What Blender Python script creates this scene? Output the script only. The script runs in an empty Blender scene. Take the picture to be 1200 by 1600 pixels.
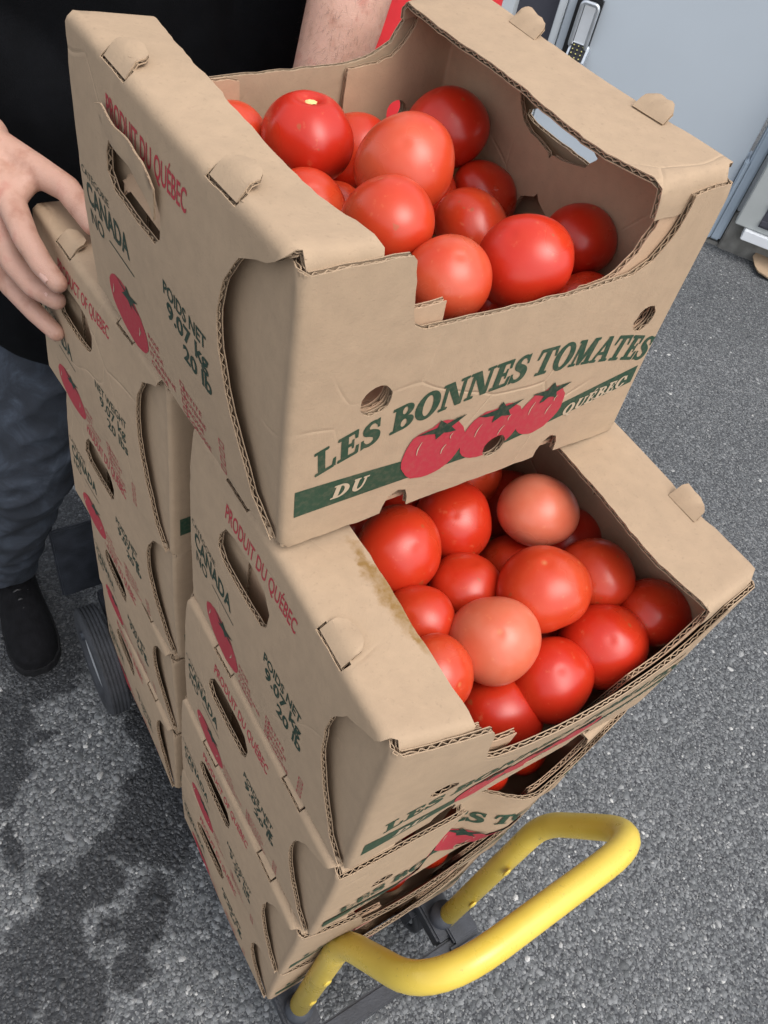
import bpy, bmesh, math, random
import numpy as np
from mathutils import Vector, Matrix
from mathutils.geometry import delaunay_2d_cdt

SC = bpy.context.scene
COL = SC.collection
R = math.radians
rng = np.random.default_rng(7)
random.seed(7)

# ------------------------------------------------------------------ camera
cam_d = bpy.data.cameras.new('camera')
cam = bpy.data.objects.new('camera', cam_d)
COL.objects.link(cam)
CR = np.array([[0.8431, -0.5080, 0.1763], [-0.2964, -0.7127, -0.6358], [0.4486, 0.4838, -0.7514]])
rx, ry, rz = CR[0], -CR[1], -CR[2]
cam.matrix_world = Matrix(((rx[0], ry[0], rz[0], -0.1788), (rx[1], ry[1], rz[1], -0.1223),
                           (rx[2], ry[2], rz[2], 1.421), (0, 0, 0, 1)))
cam_d.sensor_fit = 'VERTICAL'
cam_d.sensor_height = 32.0
cam_d.lens = 1232.6 / 1600 * 32.0
cam_d.clip_start = 0.02
cam_d.clip_end = 200
SC.camera = cam

# ------------------------------------------------------------------ sky, sun, exposure
SUN_EL, SUN_AZ = 60, 165           # azimuth: compass angle of the sun, clockwise from +y
w = bpy.data.worlds.new('World')
SC.world = w
w.use_nodes = True
nt = w.node_tree
bg = nt.nodes['Background']
sky = nt.nodes.new('ShaderNodeTexSky')
sky.sky_type = 'NISHITA'
sky.sun_disc = False
sky.sun_elevation = R(SUN_EL)
sky.sun_rotation = R(SUN_AZ)
sky.air_density = 1.0
sky.dust_density = 3.0
hs = nt.nodes.new('ShaderNodeHueSaturation')
hs.inputs['Saturation'].default_value = 0.30     # overcast
nt.links.new(sky.outputs[0], hs.inputs['Color'])
nt.links.new(hs.outputs[0], bg.inputs['Color'])
bg.inputs['Strength'].default_value = 0.15
sun_d = bpy.data.lights.new('sun', 'SUN')
sun = bpy.data.objects.new('sun', sun_d)
COL.objects.link(sun)
sun_d.energy = 0.60
sun_d.angle = R(45)
sun_d.color = (1.0, 0.95, 0.88)
saz, sel = R(SUN_AZ), R(SUN_EL)
sdir = Vector((math.sin(saz) * math.cos(sel), math.cos(saz) * math.cos(sel), math.sin(sel)))
sun.rotation_euler = sdir.to_track_quat('Z', 'Y').to_euler()
SC.view_settings.view_transform = 'Standard'
SC.view_settings.look = 'None'
SC.view_settings.exposure = 1.02
SC.view_settings.gamma = 1.0
SC.view_settings.use_curve_mapping = False
SC.cycles.max_bounces = 12
SC.cycles.diffuse_bounces = 8

GZ = -0.16          # the ground

# ------------------------------------------------------------------ materials
class NB:
    """small node-tree builder"""
    def __init__(s, name):
        s.m = bpy.data.materials.new(name)
        s.m.use_nodes = True
        s.t = s.m.node_tree
        s.b = s.t.nodes['Principled BSDF']
    def n(s, typ, **kw):
        nd = s.t.nodes.new(typ)
        for k, v in kw.items():
            if k in nd.inputs.keys():
                nd.inputs[k].default_value = v
            else:
                setattr(nd, k, v)
        return nd
    def l(s, a, b):
        s.t.links.new(a, b)
    def noise(s, scale, detail=3, vec=None, rough=.55, dist=0):
        nd = s.n('ShaderNodeTexNoise', Scale=scale, Detail=detail, Roughness=rough, Distortion=dist)
        if vec is not None: s.l(vec, nd.inputs['Vector'])
        return nd.outputs['Fac']
    def ramp(s, fac, stops):
        nd = s.n('ShaderNodeValToRGB')
        e = nd.color_ramp.elements
        while len(e) < len(stops): e.new(.5)
        for el, (p, c) in zip(e, stops):
            el.position = p
            el.color = c if len(c) == 4 else (*c, 1)
        s.l(fac, nd.inputs[0])
        return nd.outputs[0]
    def mix(s, fac, a, b, blend='MIX'):
        nd = s.n('ShaderNodeMix', data_type='RGBA', blend_type=blend)
        if isinstance(fac, (int, float)): nd.inputs[0].default_value = fac
        else: s.l(fac, nd.inputs[0])
        for i, c in ((6, a), (7, b)):
            if isinstance(c, tuple): nd.inputs[i].default_value = c if len(c) == 4 else (*c, 1)
            else: s.l(c, nd.inputs[i])
        return nd.outputs[2]
    def math(s, op, a, b=None, clamp=False):
        nd = s.n('ShaderNodeMath', operation=op, use_clamp=clamp)
        for i, c in ((0, a), (1, b)):
            if c is None: continue
            if isinstance(c, (int, float)): nd.inputs[i].default_value = c
            else: s.l(c, nd.inputs[i])
        return nd.outputs[0]
    def bump(s, h, strength=.3, dist=.002):
        nd = s.n('ShaderNodeBump', Strength=strength, Distance=dist)
        s.l(h, nd.inputs['Height'])
        s.l(nd.outputs[0], s.b.inputs['Normal'])
    def pos(s):
        return s.n('ShaderNodeNewGeometry').outputs['Position']
    def obj(s):
        return s.n('ShaderNodeTexCoord').outputs['Object']
    def blobmask(s, spots, warp_scale=9, warp=.06, soft=.25):
        """union of soft ellipsoids at world positions, edges broken by noise"""
        p = s.pos()
        nz = s.n('ShaderNodeTexNoise', Scale=warp_scale, Detail=7, Roughness=.65)
        s.l(p, nz.inputs['Vector'])
        sub = s.n('ShaderNodeVectorMath', operation='SUBTRACT'); s.l(nz.outputs['Color'], sub.inputs[0]); sub.inputs[1].default_value = (.5, .5, .5)
        scl = s.n('ShaderNodeVectorMath', operation='SCALE'); s.l(sub.outputs[0], scl.inputs[0]); scl.inputs['Scale'].default_value = warp * 2
        add = s.n('ShaderNodeVectorMath', operation='ADD'); s.l(p, add.inputs[0]); s.l(scl.outputs[0], add.inputs[1])
        tot = None
        for (c, rad) in spots:
            d = s.n('ShaderNodeVectorMath', operation='SUBTRACT'); s.l(add.outputs[0], d.inputs[0]); d.inputs[1].default_value = c
            q = s.n('ShaderNodeVectorMath', operation='DIVIDE'); s.l(d.outputs[0], q.inputs[0]); q.inputs[1].default_value = rad
            ln = s.n('ShaderNodeVectorMath', operation='LENGTH'); s.l(q.outputs[0], ln.inputs[0])
            m = s.n('ShaderNodeMapRange'); s.l(ln.outputs['Value'], m.inputs[0])
            m.inputs[1].default_value = 1 + soft; m.inputs[2].default_value = 1 - soft
            tot = m.outputs[0] if tot is None else s.math('MAXIMUM', tot, m.outputs[0])
        return tot
    def fin(s, color=None, rough=.6, **kw):
        if color is not None:
            if isinstance(color, tuple): s.b.inputs['Base Color'].default_value = (*color, 1)
            else: s.l(color, s.b.inputs['Base Color'])
        if isinstance(rough, (int, float)): s.b.inputs['Roughness'].default_value = rough
        else: s.l(rough, s.b.inputs['Roughness'])
        for k, v in kw.items():
            s.b.inputs[k.replace('_', ' ')].default_value = v
        return s.m

def card(name, base, stain=None):
    k = NB(name)
    p = k.pos()
    big = k.noise(6, 3, p)
    mid = k.noise(70, 4, p)
    fine = k.noise(900, 2, p)
    b = np.array(base)
    c1 = k.ramp(big, [(.3, tuple(b * .96)), (.7, tuple(b * 1.03))])
    c2 = k.ramp(mid, [(.3, (.94, .94, .94)), (.7, (1.04, 1.035, 1.03))])
    c = k.mix(1.0, c1, c2, 'MULTIPLY')
    # fibres and specks
    sp = k.n('ShaderNodeMapping'); sp.inputs['Scale'].default_value = (260, 260, 900); k.l(p, sp.inputs['Vector'])
    fib = k.noise(1.0, 3, sp.outputs[0])
    c = k.mix(k.ramp(fib, [(.60, (0, 0, 0)), (.75, (.5, .5, .5))]), c, tuple(b * .72))
    c = k.mix(k.ramp(fine, [(.68, (0, 0, 0)), (.8, (.35, .35, .35))]), c, tuple(np.minimum(b * 1.35, .8)))
    # scuffs and old creases
    scuff = k.noise(9, 6, p, .7, 1.5)
    c = k.mix(k.ramp(scuff, [(.62, (0, 0, 0)), (.8, (.16, .16, .16))]), c, tuple(b * .75))
    # random pressed creases, lighter along their ridge
    dis = k.n('ShaderNodeTexNoise', Scale=5.0, Detail=2); k.l(p, dis.inputs['Vector'])
    dsc = k.n('ShaderNodeVectorMath', operation='SCALE'); k.l(dis.outputs['Color'], dsc.inputs[0]); dsc.inputs['Scale'].default_value = .10
    dad = k.n('ShaderNodeVectorMath', operation='ADD'); k.l(p, dad.inputs[0]); k.l(dsc.outputs[0], dad.inputs[1])
    ve = k.n('ShaderNodeTexVoronoi', feature='DISTANCE_TO_EDGE', Scale=6.0); k.l(dad.outputs[0], ve.inputs['Vector'])
    crs = k.math('MULTIPLY', k.ramp(ve.outputs['Distance'], [(.0, (1, 1, 1)), (.010, (0, 0, 0))]), k.ramp(k.noise(7, 2, p), [(.52, (0, 0, 0)), (.62, (1, 1, 1))]))
    c = k.mix(k.math('MULTIPLY', crs, .22), c, tuple(np.minimum(b * 1.5, .8)))
    rough = .78
    if stain:
        m = k.blobmask(stain, 60, .012, .35)
        m2 = k.math('MULTIPLY', m, k.ramp(k.noise(140, 4, p), [(.3, (.35, .35, .35)), (.62, (1, 1, 1))]))
        c = k.mix(k.math('MULTIPLY', m2, .85), c, (.20, .105, .018))
    h = k.math('ADD', k.math('MULTIPLY', mid, .5), k.math('MULTIPLY', fine, .2))
    sxyz = k.n('ShaderNodeSeparateXYZ'); k.l(p, sxyz.inputs[0])
    wash = k.math('SINE', k.math('MULTIPLY', k.math('ADD', sxyz.outputs['X'], sxyz.outputs['Y']), 820.0))
    h = k.math('ADD', h, k.math('MULTIPLY', wash, .025))
    h = k.math('ADD', h, k.math('MULTIPLY', crs, -1.6))
    k.bump(k.math('ADD', h, k.math('MULTIPLY', scuff, 1.9)), .32, .0018)
    return k.fin(c, rough, Specular_IOR_Level=.25)

KRAFT = (.375, .270, .178)
M_card = card('kraft_cardboard', KRAFT)
M_in = card('inner_cardboard', (.44, .295, .19))  # bounced light put into the colour: redder, lighter kraft to brighten the interiors
M_stain = card('stained_cardboard', KRAFT, [((.0605, .108, .955), (.0085, .030, .03)), ((.0640, .078, .955), (.0050, .020, .03)), ((.0600, .140, .955), (.0050, .022, .03))])

def ink(name, col):
    k = NB(name)
    p = k.pos()
    m = k.ramp(k.noise(260, 4, p), [(.45, (.0, .0, .0)), (.80, (.20, .20, .20))])
    c = k.mix(m, (*col, 1), tuple(np.array(KRAFT) * .7))
    k.bump(k.noise(300, 3, p), .1, .0008)
    return k.fin(c, .6, Specular_IOR_Level=.3)
M_green = ink('green_ink', (.020, .052, .030))
M_dgreen = ink('dark_green_ink', (.012, .035, .022))
M_red = ink('red_ink', (.37, .032, .046))
M_pale = ink('pale_card_print', (.42, .33, .23))

def tomato_mat():
    k = NB('tomato_skin')
    o = k.obj()
    at = k.n('ShaderNodeAttribute', attribute_type='OBJECT', attribute_name='ripeness')
    rip = at.outputs['Fac']
    inf = k.n('ShaderNodeObjectInfo')
    off = k.n('ShaderNodeVectorMath', operation='SCALE'); k.l(inf.outputs['Location'], off.inputs[0]); off.inputs['Scale'].default_value = 37
    add = k.n('ShaderNodeVectorMath', operation='ADD'); k.l(o, add.inputs[0]); k.l(off.outputs[0], add.inputs[1])
    v = add.outputs[0]
    n1 = k.noise(22, 3, v)
    n2 = k.noise(160, 3, v)
    sep = k.n('ShaderNodeSeparateXYZ'); k.l(o, sep.inputs[0])
    low = k.n('ShaderNodeMapRange'); k.l(sep.outputs['Z'], low.inputs[0])
    low.inputs[1].default_value = .034; low.inputs[2].default_value = -.034
    f = k.math('ADD', rip, k.math('MULTIPLY', k.math('SUBTRACT', n1, .5), .60))
    f = k.math('ADD', f, k.math('MULTIPLY', k.math('SUBTRACT', low.outputs[0], .4), .12))
    c = k.ramp(f, [(.0, (.60, .185, .110)), (.22, (.57, .115, .055)), (.5, (.52, .050, .014)), (.78, (.50, .022, .007)), (1.0, (.45, .018, .006))])
    c = k.mix(k.ramp(n2, [(.64, (0, 0, 0)), (.75, (.18, .18, .18))]), c, (.75, .32, .14))
    bl = k.noise(75, 2, v)
    c = k.mix(k.ramp(bl, [(.715, (0, 0, 0)), (.74, (.5, .5, .5))]), c, (.30, .10, .03))
    # blossom scar at the pole
    xy = k.n('ShaderNodeVectorMath', operation='MULTIPLY'); k.l(o, xy.inputs[0]); xy.inputs[1].default_value = (1, 1, 0)
    ln = k.n('ShaderNodeVectorMath', operation='LENGTH'); k.l(xy.outputs[0], ln.inputs[0])
    pol = k.n('ShaderNodeMapRange'); k.l(ln.outputs['Value'], pol.inputs[0]); pol.inputs[1].default_value = .0030; pol.inputs[2].default_value = .0005
    c = k.mix(k.math('MULTIPLY', pol.outputs[0], k.math('MULTIPLY', k.math('GREATER_THAN', inf.outputs['Random'], .55), .45)), c, (.55, .25, .10))
    k.bump(k.math('ADD', k.math('MULTIPLY', n2, .25), k.math('MULTIPLY', n1, 1.0)), .10, .0015)
    r = k.ramp(n1, [(.3, (.25, .25, .25)), (.7, (.36, .36, .36))])
    k.b.inputs['Subsurface Weight'].default_value = .12
    k.b.inputs['Subsurface Radius'].default_value = (.012, .004, .002)
    k.b.inputs['Subsurface Scale'].default_value = .5
    return k.fin(c, r, Specular_IOR_Level=.5)
M_tom = tomato_mat()
def simple(name, col, rough=.6, noise=40, amt=.12, bump=.0, bscale=200, **kw):
    k = NB(name)
    p = k.pos()
    n = k.noise(noise, 4, p)
    c = np.array(col)
    cc = k.ramp(n, [(.3, tuple(c * (1 - amt))), (.7, tuple(np.minimum(c * (1 + amt), 1)))])
    if bump: k.bump(k.noise(bscale, 4, p), bump, .002)
    return k.fin(cc, rough, **kw)
M_scar = simple('stem_scar_skin', (.72, .55, .22), .6, 300, .35)
M_skin = None
def skin_mat():
    k = NB('skin')
    p = k.pos()
    n1 = k.noise(38, 4, p); n2 = k.noise(420, 3, p)
    c = k.ramp(n1, [(.28, (.36, .175, .120)), (.45, (.47, .275, .205)), (.58, (.49, .285, .215)), (.74, (.44, .195, .145))])
    c = k.mix(k.ramp(n2, [(.55, (0, 0, 0)), (.8, (.25, .25, .25))]), c, (.45, .22, .16))
    vor = k.n('ShaderNodeTexVoronoi', feature='DISTANCE_TO_EDGE', Scale=700); k.l(p, vor.inputs['Vector'])
    k.bump(k.math('ADD', k.math('MULTIPLY', n1, .8), k.math('ADD', k.math('MULTIPLY', n2, .35), k.math('MULTIPLY', vor.outputs['Distance'], .5))), .45, .0018)
    k.b.inputs['Subsurface Weight'].default_value = .08
    k.b.inputs['Subsurface Radius'].default_value = (.01, .004, .002)
    k.b.inputs['Subsurface Scale'].default_value = .4
    return k.fin(c, .48, Specular_IOR_Level=.4)
M_skin = skin_mat()
M_nail = simple('fingernail', (.55, .33, .265), .35, 60, .10)
M_hair = simple('dark_hair', (.03, .02, .014), .6)
M_shirt = simple('black_cotton', (.0030, .0033, .0042), .95, 25, .25, .4, 900, Specular_IOR_Level=.12)
M_red_cloth = simple('red_cloth', (.55, .012, .018), .75, 30, .08, .15, 900)
def denim():
    k = NB('grey_blue_denim')
    p = k.pos()
    n = k.noise(15, 6, p, .68, .8); f = k.noise(1400, 2, p)
    c = k.ramp(n, [(.3, (.007, .010, .016)), (.48, (.014, .019, .029)), (.60, (.032, .042, .060)), (.76, (.090, .108, .140))])
    c = k.mix(k.ramp(f, [(.4, (0, 0, 0)), (.7, (.5, .5, .5))]), c, (.034, .038, .046))
    k.bump(k.math('ADD', f, k.math('MULTIPLY', n, 2.0)), .35, .002)
    return k.fin(c, .85)
M_denim = denim()
M_shoe = simple('black_suede', (.0055, .0055, .0065), .9, 60, .35, .4, 500, Specular_IOR_Level=.15)
M_sole = simple('black_rubber', (.007, .007, .008), .75, 60, .3, .3, 300, Specular_IOR_Level=.25)
def yellow():
    k = NB('yellow_paint')
    p = k.pos()
    n = k.noise(14, 3, p)
    c = k.ramp(n, [(.3, (.62, .44, .055)), (.7, (.68, .50, .080))])
    ch = k.noise(55, 6, p, .75)
    mp = k.n('ShaderNodeMapping'); mp.inputs['Scale'].default_value = (1, .5, .5); k.l(p, mp.inputs['Vector'])
    ch2 = k.noise(260, 4, mp.outputs[0], .7)
    m = k.math('MULTIPLY', k.ramp(ch, [(.60, (0, 0, 0)), (.66, (1, 1, 1))]), k.ramp(ch2, [(.55, (0, 0, 0)), (.61, (1, 1, 1))]))
    c = k.mix(m, c, (.10, .075, .04))
    dirt = k.noise(24, 5, p, .6, 0)
    c = k.mix(k.ramp(dirt, [(.55, (0, 0, 0)), (.85, (.25, .25, .25))]), c, (.45, .30, .035))
    k.bump(k.math('SUBTRACT', k.math('MULTIPLY', n, .5), m), .15, .0012)
    return k.fin(c, k.ramp(dirt, [(.3, (.22, .22, .22)), (.7, (.40, .40, .40))]), Specular_IOR_Level=.5)
M_yellow = yellow()
M_frame = simple('dark_blue_grey_steel', (.022, .025, .032), .45, 30, .35, .2, 300)
M_tyre = simple('tyre_rubber', (.030, .032, .037), .75, 30, .3, .3, 400)
M_rim = simple('grey_rim', (.35, .36, .37), .4)
M_door = simple('pale_blue_painted_metal', (.50, .550, .595), .42, 1.5, .04, .04, 30)
M_wall = simple('pale_grey_render', (.52, .55, .57), .7, 6, .06, .2, 120)
M_trim = simple('blue_grey_trim', (.38, .45, .52), .45, 5, .06)
M_dark = simple('dark_grey_panel', (.055, .055, .07), .6, 6, .1)
M_conc = simple('old_concrete', (.17, .165, .15), .9, 14, .35, .6, 90)
M_cab = simple('grey_painted_cabinet', (.40, .42, .41), .55, 5, .08)
M_white = simple('white_plastic', (.72, .74, .76), .5, 10, .05)
M_silver = simple('brushed_silver', (.62, .65, .68), .3, 40, .08, Metallic=.8)
M_black = simple('black_plastic', (.012, .012, .013), .4)
M_gold = simple('yellow_key', (.55, .50, .15), .4)

# wet stains and contact darkening on the asphalt, in world metres
STAINS = []
def asphalt():
    k = NB('asphalt')
    p = k.pos()
    big = k.noise(1.7, 4, p); grit = k.noise(330, 3, p)
    v = k.n('ShaderNodeTexVoronoi', Scale=150); k.l(p, v.inputs['Vector'])
    v2 = k.n('ShaderNodeTexVoronoi', Scale=320); k.l(p, v2.inputs['Vector'])
    c = k.ramp(v.outputs['Color'], [(.15, (.060, .063, .066)), (.55, (.110, .115, .119)), (.85, (.18, .184, .188)), (1., (.25, .25, .24))])
    cb = k.ramp(v2.outputs['Color'], [(.2, (.03, .031, .034)), (.6, (.075, .078, .083)), (.95, (.26, .26, .25))])
    c = k.mix(k.ramp(v.outputs['Distance'], [(.35, (0, 0, 0)), (.6, (1, 1, 1))]), c, cb)
    c = k.mix(1., c, k.ramp(big, [(.3, (.78, .79, .80)), (.7, (1.08, 1.08, 1.08))]), 'MULTIPLY')
    m = k.blobmask(WET_DARK_SPOTS, 17, .052, .16)
    c = k.mix(k.math('MULTIPLY', m, .92), c, k.mix(1., c, (.19, .195, .21), 'MULTIPLY'))
    h = k.math('SUBTRACT', k.math('MULTIPLY', grit, .6), k.math('MULTIPLY', v.outputs['Distance'], .9))
    k.bump(h, .45, .003)
    r = k.math('SUBTRACT', .88, k.math('MULTIPLY', m, .35))
    return k.fin(c, r, Specular_IOR_Level=.35)
def chips_mat():
    k = NB('asphalt_stones')
    g = k.n('ShaderNodeNewGeometry')
    rnd = g.outputs['Random Per Island']
    c = k.ramp(rnd, [(.0, (.070, .074, .077)), (.30, (.110, .116, .120)), (.70, (.155, .161, .166)), (.92, (.21, .215, .22)), (.98, (.31, .31, .305)), (1., (.48, .475, .46))])
    n = k.noise(600, 3, g.outputs['Position'])
    c = k.mix(1., c, k.ramp(n, [(.3, (.75, .75, .75)), (.7, (1.12, 1.12, 1.1))]), 'MULTIPLY')
    m = k.blobmask(WET_DARK_SPOTS, 17, .052, .16)
    c = k.mix(k.math('MULTIPLY', m, .92), c, k.mix(1., c, (.19, .195, .21), 'MULTIPLY'))
    k.bump(n, .4, .002)
    return k.fin(c, k.math('SUBTRACT', .62, k.math('MULTIPLY', m, .25)), Specular_IOR_Level=.45)

# ------------------------------------------------------------------ object helpers
def link(name, me, mat=None, parent=None, loc=None):
    o = bpy.data.objects.new(name, me)
    COL.objects.link(o)
    if mat is not None and me is not None:
        if not me.materials: me.materials.append(mat)
    if parent is not None: o.parent = parent
    if loc is not None: o.location = loc
    return o
def tag(o, label, cat, group=None, kind=None):
    if label: o['label'] = label
    if cat: o['category'] = cat
    if group: o['group'] = group
    if kind: o['kind'] = kind
    return o
def empty(name, loc=(0, 0, 0), rz=0):
    o = bpy.data.objects.new(name, None)
    o.empty_display_size = .05
    COL.objects.link(o)
    o.location = loc
    o.rotation_euler.z = rz
    return o
def mesh(name, V, F, smooth=False):
    me = bpy.data.meshes.new(name)
    me.from_pydata([tuple(v) for v in V], [], [tuple(int(i) for i in f) for f in F])
    me.update()
    if smooth:
        me.polygons.foreach_set('use_smooth', [True] * len(me.polygons))
    return me
class MB:
    """collects pieces into one mesh"""
    def __init__(s): s.V = []; s.F = []; s.n = 0
    def add(s, V, F):
        V = np.asarray(V, float)
        s.V.append(V)
        s.F += [tuple(int(i) + s.n for i in f) for f in F]
        s.n += len(V)
        return s
    def box(s, c0, c1, M=None, bev=0.0):
        bm = bmesh.new()
        bmesh.ops.create_cube(bm, size=1)
        c0, c1 = np.array(c0, float), np.array(c1, float)
        for v in bm.verts:
            v.co = Vector(((v.co.x + .5) * (c1[0] - c0[0]) + c0[0], (v.co.y + .5) * (c1[1] - c0[1]) + c0[1], (v.co.z + .5) * (c1[2] - c0[2]) + c0[2]))
        if bev: bmesh.ops.bevel(bm, geom=list(bm.edges), offset=bev, segments=2, affect='EDGES')
        if M is not None: bmesh.ops.transform(bm, matrix=M, verts=bm.verts)
        bm.verts.index_update()
        s.add([v.co[:] for v in bm.verts], [[v.index for v in f.verts] for f in bm.faces])
        bm.free(); return s
    def tube(s, pts, rad, seg=14, cap=True):
        V, F = sweep(pts, rad, seg, cap); return s.add(V, F)
    def prism(s, poly, z0, z1, M=None):
        """poly (x,y) extruded z0..z1"""
        n = len(poly)
        V = [(x, y, z0) for x, y in poly] + [(x, y, z1) for x, y in poly]
        F = [list(range(n))[::-1], list(range(n, 2 * n))] + [[i, (i + 1) % n, n + (i + 1) % n, n + i] for i in range(n)]
        if M is not None: V = [(M @ Vector(v))[:] for v in V]
        return s.add(V, F)
    def build(s, name, mat, parent=None, smooth=False, loc=None):
        me = mesh(name, np.vstack(s.V), s.F, smooth)
        return link(name, me, mat, parent, loc)
def round_pts(pts, r, n=7):
    """polyline in 3D with rounded corners"""
    pts = [np.array(p, float) for p in pts]
    out = [pts[0]]
    for i in range(1, len(pts) - 1):
        a, b, c = pts[i - 1], pts[i], pts[i + 1]
        rr = r[i] if isinstance(r, (list, tuple)) else r
        d1 = (a - b); l1 = np.linalg.norm(d1); d2 = (c - b); l2 = np.linalg.norm(d2)
        rr = min(rr, l1 * .49, l2 * .49)
        p0, p2 = b + d1 / l1 * rr, b + d2 / l2 * rr
        for t in np.linspace(0, 1, n):
            out.append((1 - t) ** 2 * p0 + 2 * t * (1 - t) * b + t * t * p2)
    out.append(pts[-1])
    return np.array(out)
def sweep(pts, rad, seg=14, cap=True, flat=1.0):
    pts = np.asarray(pts, float); n = len(pts)
    T = np.gradient(pts, axis=0); T /= np.linalg.norm(T, axis=1)[:, None]
    up = np.array([0, 0, 1.]) if abs(T[0][2]) < .9 else np.array([1., 0, 0])
    N = np.cross(T[0], up); N /= np.linalg.norm(N)
    V = []
    for i in range(n):
        N = N - T[i] * (N @ T[i]); N /= np.linalg.norm(N)
        B = np.cross(T[i], N)
        rr = rad[i] if hasattr(rad, '__len__') else rad
        for k in range(seg):
            a = 2 * math.pi * k / seg
            V.append(pts[i] + N * math.cos(a) * rr + B * math.sin(a) * rr * flat)
    F = [[i * seg + k, i * seg + (k + 1) % seg, (i + 1) * seg + (k + 1) % seg, (i + 1) * seg + k] for i in range(n - 1) for k in range(seg)]
    if cap:
        F.append(list(range(seg))[::-1]); F.append([(n - 1) * seg + k for k in range(seg)])
    return V, F

# ------------------------------------------------------------------ corrugated cardboard
def inpoly(P, poly):
    P = np.asarray(P); x, y = P[:, 0], P[:, 1]
    q = np.asarray(poly); res = np.zeros(len(P), bool)
    j = len(q) - 1
    for i in range(len(q)):
        xi, yi = q[i]; xj, yj = q[j]
        if yi != yj:
            c = ((yi > y) != (yj > y)) & (x < (xj - xi) * (y - yi) / (yj - yi) + xi)
            res ^= c
        j = i
    return res
def resample(poly, step, closed=True):
    q = [np.array(p, float) for p in poly]; out = []
    m = len(q) if closed else len(q) - 1
    for i in range(m):
        a, b = q[i], q[(i + 1) % len(q)]
        k = max(1, int(math.ceil(np.linalg.norm(b - a) / step)))
        for t in range(k): out.append(a + (b - a) * t / k)
    if not closed: out.append(q[-1])
    return np.array(out)
def area(p):
    x, y = np.asarray(p).T
    return .5 * np.sum(x * np.roll(y, -1) - y * np.roll(x, -1))
def triangulate(out, holes, grid, rows=(), cols=()):
    """2D mesh of an outline with holes and a grid inside"""
    out = resample(out, min(grid, .011)); holes = [resample(h, min(grid, .011)) for h in holes]
    if grid > .005 and grid < .0165: out = out + rng.normal(0, .00042, out.shape); holes = [h + rng.normal(0, .0003, h.shape) for h in holes]
    if area(out) < 0: out = out[::-1]
    holes = [h if area(h) < 0 else h[::-1] for h in holes]
    pts = list(out); edges = []
    def loop(s, n): edges.extend([(s + i, s + (i + 1) % n) for i in range(n)])
    loop(0, len(out))
    for h in holes:
        s = len(pts); pts += list(h); loop(s, len(h))
    lo, hi = out.min(0), out.max(0)
    us = list(np.arange(lo[0] + grid / 2, hi[0], grid)) + list(cols)
    vs = list(np.arange(lo[1] + grid / 2, hi[1], grid)) + list(rows)
    G = np.array([(u, v) for u in us for v in vs])
    if len(G):
        ok = inpoly(G, out)
        for h in holes: ok &= ~inpoly(G, h)
        B = np.array(pts)
        d = np.min(np.linalg.norm(G[:, None] - B[None], axis=2), axis=1)
        G = G[ok & (d > grid * .3)]
        pts += list(G)
    V, _, F, _, _, _ = delaunay_2d_cdt([Vector((float(p[0]), float(p[1]))) for p in pts], edges, [], 0, 1e-7)
    V = np.array([v[:] for v in V]); F = np.array([f for f in F])
    c = V[F].mean(1)
    ok = inpoly(c, out)
    for h in holes: ok &= ~inpoly(c, h)
    return V, F[ok], out, holes
EPS = 1e-4
def frame_of(S, uv, sgn):
    P = S(uv)
    du = S(uv + np.array([EPS, 0])) - S(uv - np.array([EPS, 0])); dv = S(uv + np.array([0, EPS])) - S(uv - np.array([0, EPS]))
    N = np.cross(du, dv); ln = np.linalg.norm(N, axis=1)[:, None]
    N = N / np.maximum(ln, 1e-12) * sgn
    return P, N
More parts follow.
